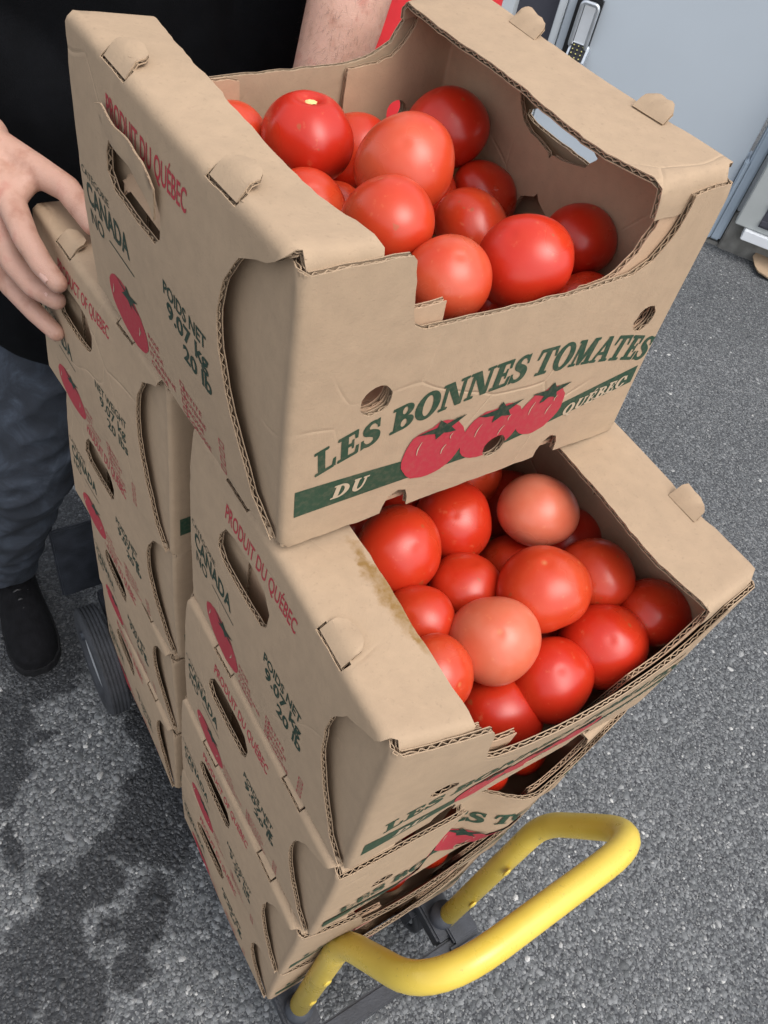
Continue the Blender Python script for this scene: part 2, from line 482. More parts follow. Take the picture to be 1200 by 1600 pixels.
def sheet(name, parent, mat, out, holes, S, sgn=1, t=.0046, grid=.014, skip=None, rows=(), cols=(), flute=True, pitch=.0076):
    V2, F2, out, holes = triangulate(out, holes, grid, rows, cols)
    mb = MB()
    P, N = frame_of(S, V2, sgn)
    h = t / 2
    up = F2 if sgn > 0 else F2[:, ::-1]
    mb.add(P + N * h, up); mb.add(P - N * h, up[:, ::-1])
    nl = len(up) * 2
    for lp in [out] + holes:
        n = len(lp)
        Pl, Nl = frame_of(S, lp, sgn)
        for s in (1, -1):
            q = np.vstack([Pl + Nl * h * s, Pl + Nl * (h - .0008) * s])
            mb.add(q, [[i, (i + 1) % n, n + (i + 1) % n, n + i] for i in range(n)])
        if not flute: 
            q = np.vstack([Pl + Nl * h, Pl - Nl * h]); mb.add(q, [[i, (i + 1) % n, n + (i + 1) % n, n + i] for i in range(n)]); continue
        fine = resample(lp, pitch / 4)
        m = len(fine)
        tg = np.roll(fine, -1, 0) - np.roll(fine, 1, 0); tg /= np.maximum(np.linalg.norm(tg, axis=1)[:, None], 1e-9)
        inn = np.c_[-tg[:, 1], tg[:, 0]]
        seg = np.linalg.norm(np.roll(fine, -1, 0) - fine, axis=1); s = np.r_[0, np.cumsum(seg)[:-1]]
        wv = np.sin(2 * np.pi * s / pitch + rng.random() * 6) * (h - .0010)
        wv = wv * (1 - .35 * rng.random(m)) * (.72 + .28 * np.sin(s * 31 + rng.random() * 6) * np.sin(s * 77 + rng.random() * 6)) + rng.normal(0, .00025, m)
        a0, a1 = fine + inn * (.0003 + .0006 * rng.random((m, 1))), fine + inn * .010
        P0, N0 = frame_of(S, a0, sgn); P1, N1 = frame_of(S, a1, sgn)
        e = .0004
        W = wv[:, None]
        q = np.vstack([P0 + N0 * (W + e), P0 + N0 * (W - e), P1 + N1 * (W + e), P1 + N1 * (W - e)])
        FF = []
        for i in range(m):
            j = (i + 1) % m
            if skip is not None and skip(*(fine[i] + fine[j]) / 2): continue
            FF += [[i, j, m + j, m + i], [i, j, 2 * m + j, 2 * m + i], [m + i, m + j, 3 * m + j, 3 * m + i]]
        if FF: mb.add(q, FF)
    me = mesh(name, np.vstack(mb.V), mb.F)
    sm = np.zeros(len(me.polygons), bool); sm[:nl] = True
    me.polygons.foreach_set('use_smooth', sm)
    return link(name, me, mat, parent)
def decal(name, parent, mat, V2, F2, S, sgn, off):
    P, N = frame_of(S, np.asarray(V2, float), sgn)
    F2 = [f[::-1] for f in F2] if sgn < 0 else F2
    me = mesh(name, P + N * off, F2)
    return link(name, me, mat, parent)
def join2(parts):
    V = []; F = []; n = 0
    for v, f in parts:
        V += [tuple(p) for p in v]; F += [[int(i) + n for i in q] for q in f]; n += len(v)
    return np.array(V), F

_txt = {}
def text2d(s, bold=.0):
    """letters of a word as a flat mesh with unit cap height, starting at x = 0"""
    key = (s, bold)
    if key in _txt: return _txt[key]
    cu = bpy.data.curves.new('lettering', 'FONT')
    cu.body = s; cu.size = 1; cu.offset = bold; cu.resolution_u = 3; cu.fill_mode = 'FRONT' if hasattr(cu, 'fill_mode') else cu.fill_mode
    ob = bpy.data.objects.new('lettering', cu)
    COL.objects.link(ob)
    dg = bpy.context.evaluated_depsgraph_get(); dg.update()
    me = bpy.data.meshes.new_from_object(ob.evaluated_get(dg))
    V = np.array([v.co[:2] for v in me.vertices]); F = [list(p.vertices) for p in me.polygons]
    bpy.data.objects.remove(ob); bpy.data.curves.remove(cu); bpy.data.meshes.remove(me)
    # drop the doubled back faces, keep the faces turned to the reader
    keep = []; seen = set()
    for f in F:
        k2 = tuple(sorted((round(V[i][0], 4), round(V[i][1], 4)) for i in f))
        if k2 in seen: continue
        seen.add(k2); keep.append(f if area(V[f]) > 0 else f[::-1])
    V[:, 0] -= V[:, 0].min()
    V /= .729
    _txt[key] = (V, keep)
    return _txt[key]

# ---- slab-serif capitals for the big front lettering, drawn as filled strokes
def ell(cx, cy, rx, ry, n=26, a0=0, a1=360):
    return [(cx + rx * math.cos(R(a0 + (a1 - a0) * i / n)), cy + ry * math.sin(R(a0 + (a1 - a0) * i / n))) for i in range(n + (0 if a1 - a0 == 360 else 1))]
def stroke(pts, ws):
    """variable-width stroke through points -> polygon"""
    p = np.array(pts, float)
    tt = np.linspace(0, 1, len(p)); t2 = np.linspace(0, 1, len(p) * 5)
    # Catmull-Rom
    q = []
    for t in t2:
        i = min(int(t * (len(p) - 1)), len(p) - 2); f = t * (len(p) - 1) - i
        a, b, c, d = p[max(i - 1, 0)], p[i], p[i + 1], p[min(i + 2, len(p) - 1)]
        q.append(.5 * (2 * b + (c - a) * f + (2 * a - 5 * b + 4 * c - d) * f * f + (3 * b - a - 3 * c + d) * f ** 3))
    q = np.array(q); wv = np.interp(t2, tt, ws)
    tg = np.gradient(q, axis=0); tg /= np.linalg.norm(tg, axis=1)[:, None]
    nn = np.c_[-tg[:, 1], tg[:, 0]] * wv[:, None] / 2
    return list(map(tuple, q + nn)) + list(map(tuple, (q - nn)[::-1]))
def rc(x0, y0, x1, y1): return [(x0, y0), (x1, y0), (x1, y1), (x0, y1)]
def serif(x0, x1, y0, y1): 
    b = .03
    return [(x0 + b, y0), (x1 - b, y0), (x1, (y0 + y1) / 2), (x1 - b, y1), (x0 + b, y1), (x0, (y0 + y1) / 2)]
GL = {}   # letter: (width, [filled polygons], [cut-out polygons])
def _g():
    G = GL
    G['L'] = (.72, [rc(.12, .05, .36, .95), serif(.0, .50, .88, 1), serif(.0, .66, 0, .13), [(.46, .06), (.70, .02), (.72, .38), (.62, .36), (.58, .14), (.44, .10)]], [])
    E = [rc(.12, .05, .36, .95), serif(.0, .68, .87, 1), serif(.0, .70, 0, .13), [(.46, .92), (.68, .98), (.67, .66), (.58, .66), (.55, .86)], [(.46, .08), (.70, .02), (.72, .36), (.62, .36), (.58, .14)], rc(.3, .44, .52, .57), [(.46, .50), (.48, .32), (.55, .32), (.55, .68), (.48, .68)]]
    G['E'] = (.74, E, [])
    G['\u00c9'] = (.74, E + [[(.30, 1.06), (.40, 1.06), (.62, 1.25), (.46, 1.28)]], [])
    G['S'] = (.66, [stroke([(.56, .80), (.46, .92), (.30, .93), (.17, .80), (.20, .62), (.38, .51), (.52, .38), (.52, .18), (.36, .07), (.18, .10), (.08, .24)], [.13, .13, .14, .2, .25, .27, .26, .21, .14, .13, .12]),
                    [(.50, .98), (.60, 1.0), (.62, .64), (.54, .64)], [(.03, .0), (.13, .03), (.11, .38), (.02, .38)]], [])
    G['B'] = (.80, [rc(.12, .05, .37, .95), serif(.0, .45, .88, 1), serif(.0, .45, 0, .12), ell(.44, .745, .30, .255), ell(.46, .265, .34, .265), rc(.2, .49, .44, 1.), rc(.2, .0, .46, .53)],
              [ell(.44, .755, .085, .14) , ell(.46, .265, .10, .15)])
    G['O'] = (.86, [ell(.43, .5, .43, .53, 34)], [ell(.43, .5, .17, .39, 28)])
    G['Q'] = (.86, [ell(.43, .5, .43, .53, 34), stroke([(.36, .05), (.55, -.02), (.72, -.16), (.92, -.10)], [.1, .16, .16, .07])], [ell(.43, .5, .17, .39, 28)])
    G['N'] = (.94, [rc(.10, .05, .23, .95), [(.10, 1), (.38, 1), (.84, .0), (.62, 0)], rc(.71, .05, .84, .95), serif(.0, .34, 0, .11), serif(.0, .32, .89, 1), serif(.60, .94, .89, 1)], [])
    G['T'] = (.84, [rc(.30, .05, .54, .95), serif(.16, .68, 0, .12), serif(.02, .82, .87, 1), [(.0, .62), (.09, .62), (.16, .90), (.04, .98)], [(.84, .62), (.75, .62), (.68, .90), (.80, .98)]], [])
    G['M'] = (1.06, [rc(.12, .05, .24, .95), [(.10, 1), (.36, 1), (.60, .2), (.48, .0), (.40, .05)], [(.98, 1), (.74, 1), (.44, .05), (.56, 0)], rc(.74, .05, .97, .95), serif(.0, .36, 0, .11), serif(.64, 1.06, 0, .11), serif(.02, .30, .89, 1), serif(.78, 1.06, .89, 1)], [])
    G['A'] = (.92, [[(.42, 1), (.56, 1), (.22, .05), (.08, .05)], [(.38, 1), (.62, 1), (.88, .05), (.62, .05)], rc(.26, .28, .66, .40), serif(.0, .36, 0, .11), serif(.52, .96, 0, .11)], [])
    G['D'] = (.90, [rc(.12, .0, .40, 1.), serif(.0, .45, .88, 1), serif(.0, .45, 0, .12), [(.30, .0)] + ell(.34, .5, .54, .50, 20, -90, 90) + [(.30, 1.)]], [[(.38, .13)] + ell(.38, .5, .24, .37, 14, -90, 90) + [(.38, .87)]])
    G['U'] = (.86, [stroke([(.25, .95), (.25, .5), (.29, .2), (.45, .08), (.62, .2), (.69, .5), (.69, .95)], [.24, .24, .23, .17, .13, .12, .12]), serif(.06, .44, .89, 1), serif(.54, .88, .89, 1)], [])
    G['C'] = (.78, [ell(.43, .5, .43, .53, 34), [(.64, .98), (.75, .98), (.77, .62), (.68, .60)]], [ell(.45, .5, .17, .40, 28), rc(.58, .34, .95, .60)])
_g()
_gm = {}
def glyph(ch):
    if ch in _gm: return _gm[ch]
    wd, fills, cuts = GL[ch]
    pts = []; faces = []
    for poly in fills + cuts:
        s = len(pts); pts += poly; faces.append(list(range(s, s + len(poly))))
    edges = []
    for f in faces: edges += [(f[i], f[(i + 1) % len(f)]) for i in range(len(f))]
    V, _, F, _, _, _ = delaunay_2d_cdt([Vector(p) for p in pts], edges, [], 0, 1e-6)
    V = np.array([v[:] for v in V]); F = np.array([list(f) for f in F]); c = V[F].mean(1)
    ok = np.zeros(len(F), bool)
    for p in fills: ok |= inpoly(c, p)
    for p in cuts: ok &= ~inpoly(c, p)
    _gm[ch] = (wd, V, [list(f) for f in F[ok]])
    return _gm[ch]
def serif_line(s, x0, x1, h, base, slant=0., rot=True, gap=.08, space=.45):
    """letters from x0 to x1 on the curve base(x); letters turn with its slope"""
    tot = sum(space if c == ' ' else GL[c][0] + gap for c in s) - gap
    k = (x1 - x0) / tot
    out = []; x = 0
    for c in s:
        if c == ' ': x += space; continue
        wd, V, F = glyph(c)
        xc = x0 + (x + wd / 2) * k
        a = math.atan((base(xc + .002) - base(xc - .002)) / .004) if rot else 0
        X = (V[:, 0] - wd / 2) * k + V[:, 1] * h * slant; Y = V[:, 1] * h
        out.append((np.c_[xc + X * math.cos(a) - Y * math.sin(a) * .55, base(xc) + X * math.sin(a) + Y * math.cos(a) * (1.0)], F))
        x += wd + gap
    return join2(out)
def poly2d(poly, holes=(), grid=.02):
    V, F, _, _ = triangulate(poly, list(holes), grid); return V, [list(f) for f in F]

# ------------------------------------------------------------------ the tomato boxes
L, D, H = .364, .323, .2266
SH = H + .008
def bez_path(pts, rr):
    """2D path as function of unrounded arc length, with rounded corners; returns f(s)->(n,2), corner positions"""
    pts = np.array(pts, float); seg = np.linalg.norm(np.diff(pts, axis=0), axis=1); cs = np.r_[0, np.cumsum(seg)]
    dr = np.diff(pts, axis=0) / seg[:, None]
    def f(s):
        s = np.asarray(s, float)
        i = np.clip(np.searchsorted(cs, s, side='right') - 1, 0, len(seg) - 1)
        o = pts[i] + dr[i] * (s - cs[i])[:, None]
        for k in range(1, len(pts) - 1):
            r_ = min(rr, seg[k - 1] * .5, seg[k] * .5)
            m = np.abs(s - cs[k]) < r_
            if m.any():
                t = ((s[m] - cs[k] + r_) / (2 * r_))[:, None]
                o[m] = (1 - t) ** 2 * (pts[k] - dr[k - 1] * r_) + 2 * t * (1 - t) * pts[k] + t * t * (pts[k] + dr[k] * r_)
        return o
    return f, cs
FRONT_CURVE = [(.008, .004), (.033, .026), (.060, .080), (.0755, .124), (.0785, .154), (.0735, .180), (.057, .2050), (.020, .2235)]
DIP = [(.0, H), (.074, H - .001), (.0775, .2225), (.0805, .2088), (.083, .1866), (.0865, .1765), (.0958, .1718), (.1142, .1702), (.165, .1685), (.2221, .167), (.2592, .1675), (.285, .1695), (.3015, .1775), (.3115, .191), (.3165, .206), (.3170, .2215), (.3205, H - .003), (L, H)]
BACKDIP = [(.0, H), (.055, H - .001), (.062, .200), (.075, .184), (.10, .1805), (.235, .1825), (.262, .1875), (.279, .198), (.2885, .212), (.2935, H - .001), (L, H)]
DIP_BOWED = [(.0, H), (.074, H - .001), (.140, H - .003), (.1445, .205), (.148, .186), (.160, .172), (.20, .166), (.245, .161), (.285, .1695), (.3015, .1775), (.3115, .191), (.3165, .206), (.3170, .2215), (.3205, H - .003), (L, H)]
def arch(x): return .1005 - 1.08 * (x - .205) ** 2
HEAD = ('LES BONNES TOMATES', .027, .352)

def make_box(label, corners, group=None, lang='fr', bulge=.0, ebulge=.004, inner=True, full_front=True, stained=False, tabs=(1, 0), torn=False, wr=.0755, wl=None, crease=None, seed=0, dip=None, simple_back=False):
    rg = np.random.default_rng(seed)
    c = np.array(corners).reshape(2, 2, 2, 3)
    base = np.array([c[:, :, 0, 0].mean(), c[:, :, 0, 1].mean(), c[:, :, 0, 2].min()])
    ph = rg.random(9) * 6.28
    def warp(P):
        x, y, z = P[:, 0] / L, P[:, 1] / D, P[:, 2] / H
        o = np.zeros_like(P)
        for i in (0, 1):
            for j in (0, 1):
                for k in (0, 1):
                    wt = (x if i else 1 - x) * (y if j else 1 - y) * (z if k else 1 - z)
                    o += wt[:, None] * c[i, j, k]
        xs = np.clip(x, 0, 1); zs = np.clip(z, 0, 1.05); ys = np.clip(y, 0, 1)
        if crease is None:
            prof = np.sin(np.pi * xs) ** .8; hb = np.clip(zs / .75, 0, 1) ** 1.2
        else:
            xk = xs * L + (1 - np.clip(zs, 0, 1)) * .035       # the buckle slants down to the left
            prof = np.mean([np.interp(xk + d_, [0, .06, .135, .150, .172, .200, .222, .250, .300, .364], [0, .12, .25, .22, -.50, -.55, .20, .72, .46, 0]) for d_ in (-.012, -.008, -.004, 0, .004, .008, .012)], axis=0)
            hb = np.clip(zs / .35, 0, 1)
        o[:, 1] -= bulge * prof * hb * np.clip(1 - y * 4, 0, 1)
        o[:, 0] -= ebulge * np.sin(np.pi * ys) ** .7 * np.sin(np.pi * np.clip(zs, 0, 1)) * np.clip(1 - x * 5, 0, 1)
        o[:, 0] += ebulge * np.sin(np.pi * ys) ** .7 * np.sin(np.pi * np.clip(zs, 0, 1)) * np.clip(1 - (1 - x) * 5, 0, 1)
        a = .0011
        o[:, 0] += a * np.sin(21 * P[:, 1] + ph[0]) * np.sin(17 * P[:, 2] + ph[1])
        o[:, 1] += a * np.sin(19 * P[:, 0] + ph[2]) * np.sin(23 * P[:, 2] + ph[3])
        o[:, 2] += a * 1.3 * np.sin(16 * P[:, 0] + ph[4] + 22 * P[:, 1]) * np.clip(zs * 2 - 1, 0, 1)
        return o - base
    root = empty('tomato_box', base)
    tag(root, label, 'box', 'cardboard tomato boxes stacked on the hand truck')
    T = .0046
    mcard = M_stain if stained else M_card
    # ---- end panels with their ledges
    def end_panel(right):
        Wd = wr if right else .062
        f, cs = bez_path([(T / 2, .0), (T / 2, SH), (Wd, SH - .001)], .0075)
        lipf = .009
        def S(uv):
            u, s = uv[:, 0], uv[:, 1]
            xz = f(s)
            x, z, y = xz[:, 0].copy(), xz[:, 1].copy(), u.copy()
            # folded-down lips at both ends of the ledge
            for e in (0, 1):
                d = (lipf - u) if e == 0 else (u - (D - lipf))
                m = (d > -.004) & (s > SH + .004)
                if m.any():
                    r_ = .006
                    dd = d[m] + .004
                    th = np.clip(dd / r_, 0, np.pi / 2)
                    ex = np.maximum(dd - r_ * np.pi / 2, 0)
                    off = r_ * np.sin(th); dz = r_ * (1 - np.cos(th)) + ex
                    y[m] = (lipf + .004 - off) if e == 0 else (D - lipf - .004 + off)
                    z[m] -= dz
            # the ledge sags and waves a little towards its raw edge
            t_ = np.clip((s - SH) / Wd, 0, 1)
            z += t_ * (.0022 * np.sin(u * 26 + ph[5]) - .003)
            if right: x = L - x
            return warp(np.c_[x, y, z])
        sg = -1 if not right else 1
        fc = [(a * (1 if torn else .80), b) for a, b in FRONT_CURVE]
        o = list(fc) + [(.0125, SH - .004), (.0105, SH + .003), (.0095, SH + .007), (-.016, SH + .010)]
        e1 = SH + Wd
        edge = []
        for u in np.linspace(-.016, D + (.016 if not right else .003), 16):
            wob = .0008 * math.sin(u * 40 + ph[6]) + rg.normal(0, .0005)
            if wl and not right: wob += np.interp(u, [0, .02, .06, .16, .235, .323], wl)
            if right: wob += -.012 * max(0, 1 - u / .07) + .0035 * math.sin(u * 20 + 1) + .001 - .010 * max(0, 1 - (D - u) / .10)
            edge.append((u, e1 + wob))
        o += edge
        rear = [(D - .006, .004), (D - .003, .08), (D - .004, .19), (D - .008, SH - .006), (D - .0105, SH + .003), (D - .0095, SH + .007), (D + (.016 if not right else .003), SH + .010)]
        o += rear[::-1]
        # hand hole and tab slots
        hc = D - .116 if False else .2065
        hole = [(hc + .047, .150), (hc + .046, .166), (hc + .036, .183), (hc + .02, .188), (hc - .02, .188), (hc - .036, .184), (hc - .047, .170), (hc - .046, .152), (hc - .036, .142), (hc + .0, .140), (hc + .036, .141)]
        if lang == 'en': hole = [(y_, .006 + z_) for y_, z_ in hole]
        if right: hole = [(y_ - .036, .1735 + (z_ - .140) * .30) for y_, z_ in hole]
        slots = [(.066, .102), (.214, .252)]
        sl = [[(a, SH - .0045), (b, SH - .0045), (b, SH + .0055), (a, SH + .0055)] for a, b in slots]
        ob = sheet('end_panel', root, mcard if not right else M_card, o, [hole] + sl, S, sg, rows=[SH - .0075, SH - .005, SH - .0025, SH, SH + .0025, SH + .005, SH + .0075], cols=[.008, .010, .012, D - .008, D - .010, D - .012], grid=.0135)
        # locking tabs through the slots
        for k, (a, b) in enumerate(slots):
            lift = (.006 if not right else .020) * (1 if tabs[1 if right else 0] else .35)
            crump = rg.random() * 6
            up = right and tabs[1]
            def St(uv, a=a, b=b, lift=lift, crump=crump, up=up):
                u, v = uv[:, 0], uv[:, 1]
                if up:
                    y = a + u + v * .15
                    q_ = np.clip(v / .024, 0, 1)
                    x = .0185 - .021 * q_ - .002 * np.sin(q_ * 3.1)
                    z = SH + .001 + .0085 * np.sin(q_ * 2.3) + q_ * (.0016 * np.sin(u * 170 + crump) + .0012 * np.sin(u * 420 + v * 300 + crump))
                else:
                    y = a + u
                    x = .0035 + v * .93
                    z = SH - .004 + np.minimum(v, .008) / .008 * .0085 + lift * .35 * np.sin(np.clip(v / .03, 0, 1) * 2.6) + .0009 * np.sin(u * 190 + crump) * np.clip(v / .02, 0, 1)
                if right: x = L - x
                return warp(np.c_[x, y, z])
            wdt = b - a
            o2 = [(.002, .0), (wdt - .002, .0), (wdt - .003, .011), (wdt - .006, .0165), (wdt * .55, .0185), (.008, .016), (.003, .010)] if up else [(.002, .0), (wdt - .002, .0), (wdt - .003, .012), (wdt - .007, .0185), (wdt * .55, .0215), (.010, .0200), (.004, .015), (.002, .008)]
            sheet('locking_tab', root, M_card, o2, [], St, sg, t=.003, grid=.004, pitch=.005)
        return ob, S, sg, hole
    eL, SL, sgL, holeL = end_panel(False)
    eR, SR, sgR, _ = end_panel(True)
    # ---- front and back panels, wrapping round the corners as glue flaps
    def long_panel(back):
        f, cs = bez_path([(.0175, .100), (.0085, .010 if not back else .010), (.0055, T / 2), (L - .0055, T / 2), (L - .0085, .010), (L - .0175, .100)], .003)
        s0 = cs[2] - .0055
        def S(uv):
            xy = f(uv[:, 0] + s0)
            y = D - xy[:, 1] if back else xy[:, 1]
            return warp(np.c_[xy[:, 0], y, uv[:, 1]])
        dp = BACKDIP if back else (dip or DIP)
        top = list(dp)
        o = [(-.09, .004), (.0, .0), (L, .0), (L + .09, .004), (L + .09, H + .001), (L + .004, H + .002)] + top[::-1] + [(-.004, H + .002), (-.09, H + .001)]
        hl = [ell(.0685, .122, .0125, .0125, 18), ell(.2926, .140, .0115, .0115, 18)] if back else [ell(.0685, .122, .0125, .0125, 18), ell(.3265, .1235, .0115, .0115, 18), ell(.197, .0355, .0115, .0115, 18)]
        # half-round notches along the bottom edge
        no = []
        for xc in (.105, .268):
            no += [(xc - .013, .0), (xc - .012, .009), (xc - .008, .017), (xc, .0225), (xc + .008, .019), (xc + .012, .010), (xc + .013, .0)]
        o = [o[0], o[1]] + no + o[2:]
        ob = sheet('back_panel' if back else 'front_panel', root, M_card, o, hl, S, 1 if not back else -1, grid=.014 if (crease is None or back) else .007, cols=[-.006, -.004, -.002, 0.002, .005, .008, L - .008, L - .005, L - .002, L + .002, L + .004, L + .006])
        return ob, S, hl
    fp, SF, fholes = long_panel(False)
    bp, SB, _ = long_panel(True)
    # ---- inner corner flaps: a sheet bent round each inside corner
    if inner:
        for back in (0, 1):
            for right in (0, 1):
                gi = .0205
                f, cs = bez_path([(gi, .175), (gi, .0085), (.175, .0085)], .006)
                s0 = cs[1]
                def S(uv, back=back, right=right, f=f, s0=s0):
                    xy = f(uv[:, 0] + s0)
                    x = L - xy[:, 0] if right else xy[:, 0]
                    y = D - xy[:, 1] if back else xy[:, 1]
                    return warp(np.c_[x, y, uv[:, 1]])
                g0 = gi
                if right:
                    side = [(L - a - .0085, b - .002) for a, b in DIP if .255 < a < .33]
                    side = [(.045, .212), (.0475, .200), (.055, .182), (.066, .170), (.078, .1645), (.100, .163), (.1035, .160)]
                    side = [(.028, H - .001)] + side + [(.1035, .012)]
                    side = [(u - .0, v) for u, v in side]
                else:
                    side = [(.052, H - .006), (.0555, .208), (.058, .190), (.064, .1835), (.0935, .1830), (.0945, .012)]
                wall = [(-.010, H - .001), (-.092, H - .003), (-.104, .192), (-.112, .181), (-.124, .1765), (-.150, .172), (-.1545, .166), (-.1565, .142), (-.150, .132), (-.134, .125), (-.126, .10), (-.122, .012)]
                o = [(0, .012)] + side[::-1] + [(.004, H - .002)] + wall
                holes = [ell(.048, .122, .0125, .0125, 18)] if not right else [ell(.017, .1235, .0115, .0115, 18)]
                if back and right:
                    side = [(.0435, H - .001), (.0465, .211), (.0545, .198), (.066, .189), (.080, .184), (.1095, .181), (.1105, .178), (.1105, .012)]
                    o = [(0, .012)] + side[::-1] + [(.004, H - .002)] + wall
                    holes = [ell(.0509, .140, .0115, .0115, 18)]
                elif back:
                    side = [(.035, H - .001), (.042, .205), (.054, .187), (.09, .181), (.1105, .180), (.1105, .012)]
                    o = [(0, .012)] + side[::-1] + [(.004, H - .002)] + wall
                sgn = 1 if (back + right) % 2 else -1
                sheet('inner_flap', root, M_in, o, holes, S, sgn, grid=.016, cols=[-.006, -.003, 0, .003, .006])
    # ---- the floor of the box
    def Sb(uv): return warp(np.c_[uv[:, 0], uv[:, 1], np.full(len(uv), .004)])
    sheet('bottom_panel', root, M_in, [(.008, .008), (L - .008, .008), (L - .008, D - .008), (.008, D - .008)], [], Sb, 1, grid=.04, flute=False)
    # ---- print on the front
    k = T / 2 + (.0003 if crease is None else .0011)
    if full_front:
        V, F = serif_line(HEAD[0], HEAD[1], HEAD[2], .0240, arch, .10, True, -.02, .30)
        decal('lettering', fp, M_green, V, F, SF, 1, k)
        def bt(x): return .0585 - .045 * x + (x > .2) * (x - .2) * .197
        def bb(x): return .0315 + .010 * x + (x > .2) * (x - .2) * .133
        xs = np.linspace(.0135, .3515, 22)
        V, F = poly2d([(x, bb(x)) for x in xs] + [(x - .0005, bt(x)) for x in xs[::-1]], [fholes[2]], .02)
        decal('printed_band', fp, M_green, V, F, SF, 1, k)
        for s_, a_, b_, h_, f_ in (('DU', .0420, .0715, .0130, lambda x: .0380), ('QU\u00c9BEC', .2690, .3400, .0112, lambda x: .0430 + (x - .269) * .165)):
            V, F = serif_line(s_, a_, b_, h_, f_, .25, False, .06)
            decal('lettering', fp, M_pale, V, F, SF, 1, k + .0004)
        toms = [(.2385, .0600, .0255, .0240, 12), (.187, .0555, .031, .0265, 5), (.1305, .0560, .0290, .0280, 20)]
        for q, (cx, cy, rx_, ry_, ro) in enumerate(toms):
            dgrid = .012 if crease is None else .004
            ca, sa = math.cos(R(ro)), math.sin(R(ro))
            pl = []
            for a in range(0, 360, 12):
                u_, v_ = rx_ * math.cos(R(a)), ry_ * math.sin(R(a)) * (1 - .10 * (abs(math.cos(R(a))) < .3) * (a < 180))
                pl.append((cx + u_ * ca - v_ * sa, cy + u_ * sa + v_ * ca))
            V, F = poly2d(pl, [fholes[2]] if q == 1 else [], dgrid)
            decal('printed_tomato', fp, M_red, V, F, SF, 1, k + .00025 + .0001 * q)
            # calyx: a five pointed star with curling sepals and a stub of stem
            st = []
            for i in range(10):
                a = R(90 + i * 36 + 8 * q); rr = (.0165 if i % 2 == 0 else .0080) * (1.25 if i in (2, 8) else .85)
                st.append((cx + .004 + rr * math.cos(a) * 1.15, cy + ry_ * .72 + rr * math.sin(a) * .72))
            V, F = poly2d(st, [], .01)
            decal('printed_calyx', fp, M_dgreen, V, F, SF, 1, k + .0006 + .0001 * q)
            hlx = []
            for (ox, oy, ln, an, wd) in ((-.55, .0, .013, 70, .0011), (.28, -.25, .010, 62, .0012), (.48, .25, .006, 70, .0010)):
                a = R(an + ro * .5)
                x_, y_ = cx + ox * rx_, cy + oy * ry_
                hlx.append(poly2d(stroke([(x_, y_), (x_ + ln * .5 * math.cos(a) - .0012, y_ + ln * .5 * math.sin(a)), (x_ + ln * math.cos(a), y_ + ln * math.sin(a))], [.0004, wd, .0004]), [], .02))
            for V, F in hlx: decal('printed_highlight', fp, M_pale, V, F, SF, 1, k + .0007 + .0001 * q)
    # ---- print on the left end
    k = T / 2 + .0003
    def put(s, y0, y1, z, h, bold=.0):
        V, F = text2d(s, bold); W_ = V[:, 0].max()
        return np.c_[y0 - V[:, 0] * (y0 - y1) / W_, z + V[:, 1] * h], F
    def dec(name, mat, parts, off=k):
        if name == 'lettering' and len(parts) > 1:
            for p_ in parts: dec(name, mat, [p_], off)
            return
        V, F = join2(parts); decal(name, eL, mat, V, [f[::-1] for f in F], SL, sgL, off)
    if lang == 'fr':
        dec('lettering', M_red, [put('PRODUIT DU QU\u00c9BEC', .245, .122, .1945, .0165, .012)])
        dec('lettering', M_dgreen, [put('CAT\u00c9GORIE', .315, .258, .1165, .0068), put('CANADA', .308, .2225, .0935, .0205, .026), put('NO', .305, .2776, .0745, .0145, .01),
                                   put('POIDS NET', .158, .0915, .1115, .0115, .022), put('9.07 kg', .1535, .0885, .0940, .0145, .028), put('20 lb', .1285, .0850, .0750, .0145, .028)])
    else:
        dec('lettering', M_red, [put('PRODUCT OF QUEBEC', .245, .118, .2010, .0150, .012)])
        dec('lettering', M_dgreen, [put('CATEGORY', .315, .258, .1165, .0068), put('CANADA', .308, .2225, .0935, .0205, .026), put('NO', .305, .2776, .0745, .0145, .01),
                                   put('NET WEIGHT', .158, .0865, .1115, .0110, .010), put('9.07 kg', .1485, .0885, .0940, .0145, .014), put('20 lbs', .1335, .0850, .0750, .0145, .014)])
    ln = rc(.2164, .0822, .2657, .0835)
    dec('printed_line', M_dgreen, [(np.array(ln), [[3, 2, 1, 0]])])
    # size list with tick boxes
    rows_a = ['ROSE', 'ROUGE', 'ITALIENNE', 'CERISE'] if lang == 'fr' else ['PINK', 'RED', 'ITALIAN', 'CHERRY']
    rows_b = ['PETITE', 'MOYENNE', 'GROSSE', 'X-GROSSE'] if lang == 'fr' else ['SMALL', 'MEDIUM', 'LARGE', 'X-LARGE']
    for rows_, y0, zt in ((rows_a, .2020, .0440), (rows_b, .1390, .0420)):
        pr = []
        for i, s_ in enumerate(rows_):
            z_ = zt - .0092 * (i + 1)
            pr.append(put(s_, y0, y0 - .0052 * len(s_), z_, .0055, .0))
            bx = y0 - .058
            for (a, b, c_, d_) in ((bx, z_, bx - .008, z_ + .0008), (bx, z_ + .0052, bx - .008, z_ + .006), (bx, z_, bx - .0009, z_ + .006), (bx - .0071, z_, bx - .008, z_ + .006)):
                pr.append((np.array([(a, b), (c_, b), (c_, d_), (a, d_)]), [[0, 1, 2, 3]]))
        dec('size_list', M_red, pr)
    cy, cz = .243, .0275
    pl = []
    for a in range(0, 360, 12):
        u_, v_ = .0385 * math.cos(R(a)), .0265 * math.sin(R(a)); t_ = R(8)
        pl.append((cy + u_ * math.cos(t_) - v_ * math.sin(t_), cz + u_ * math.sin(t_) + v_ * math.cos(t_)))
    V, F = poly2d(pl, [], .014); F = [f[::-1] for f in F]
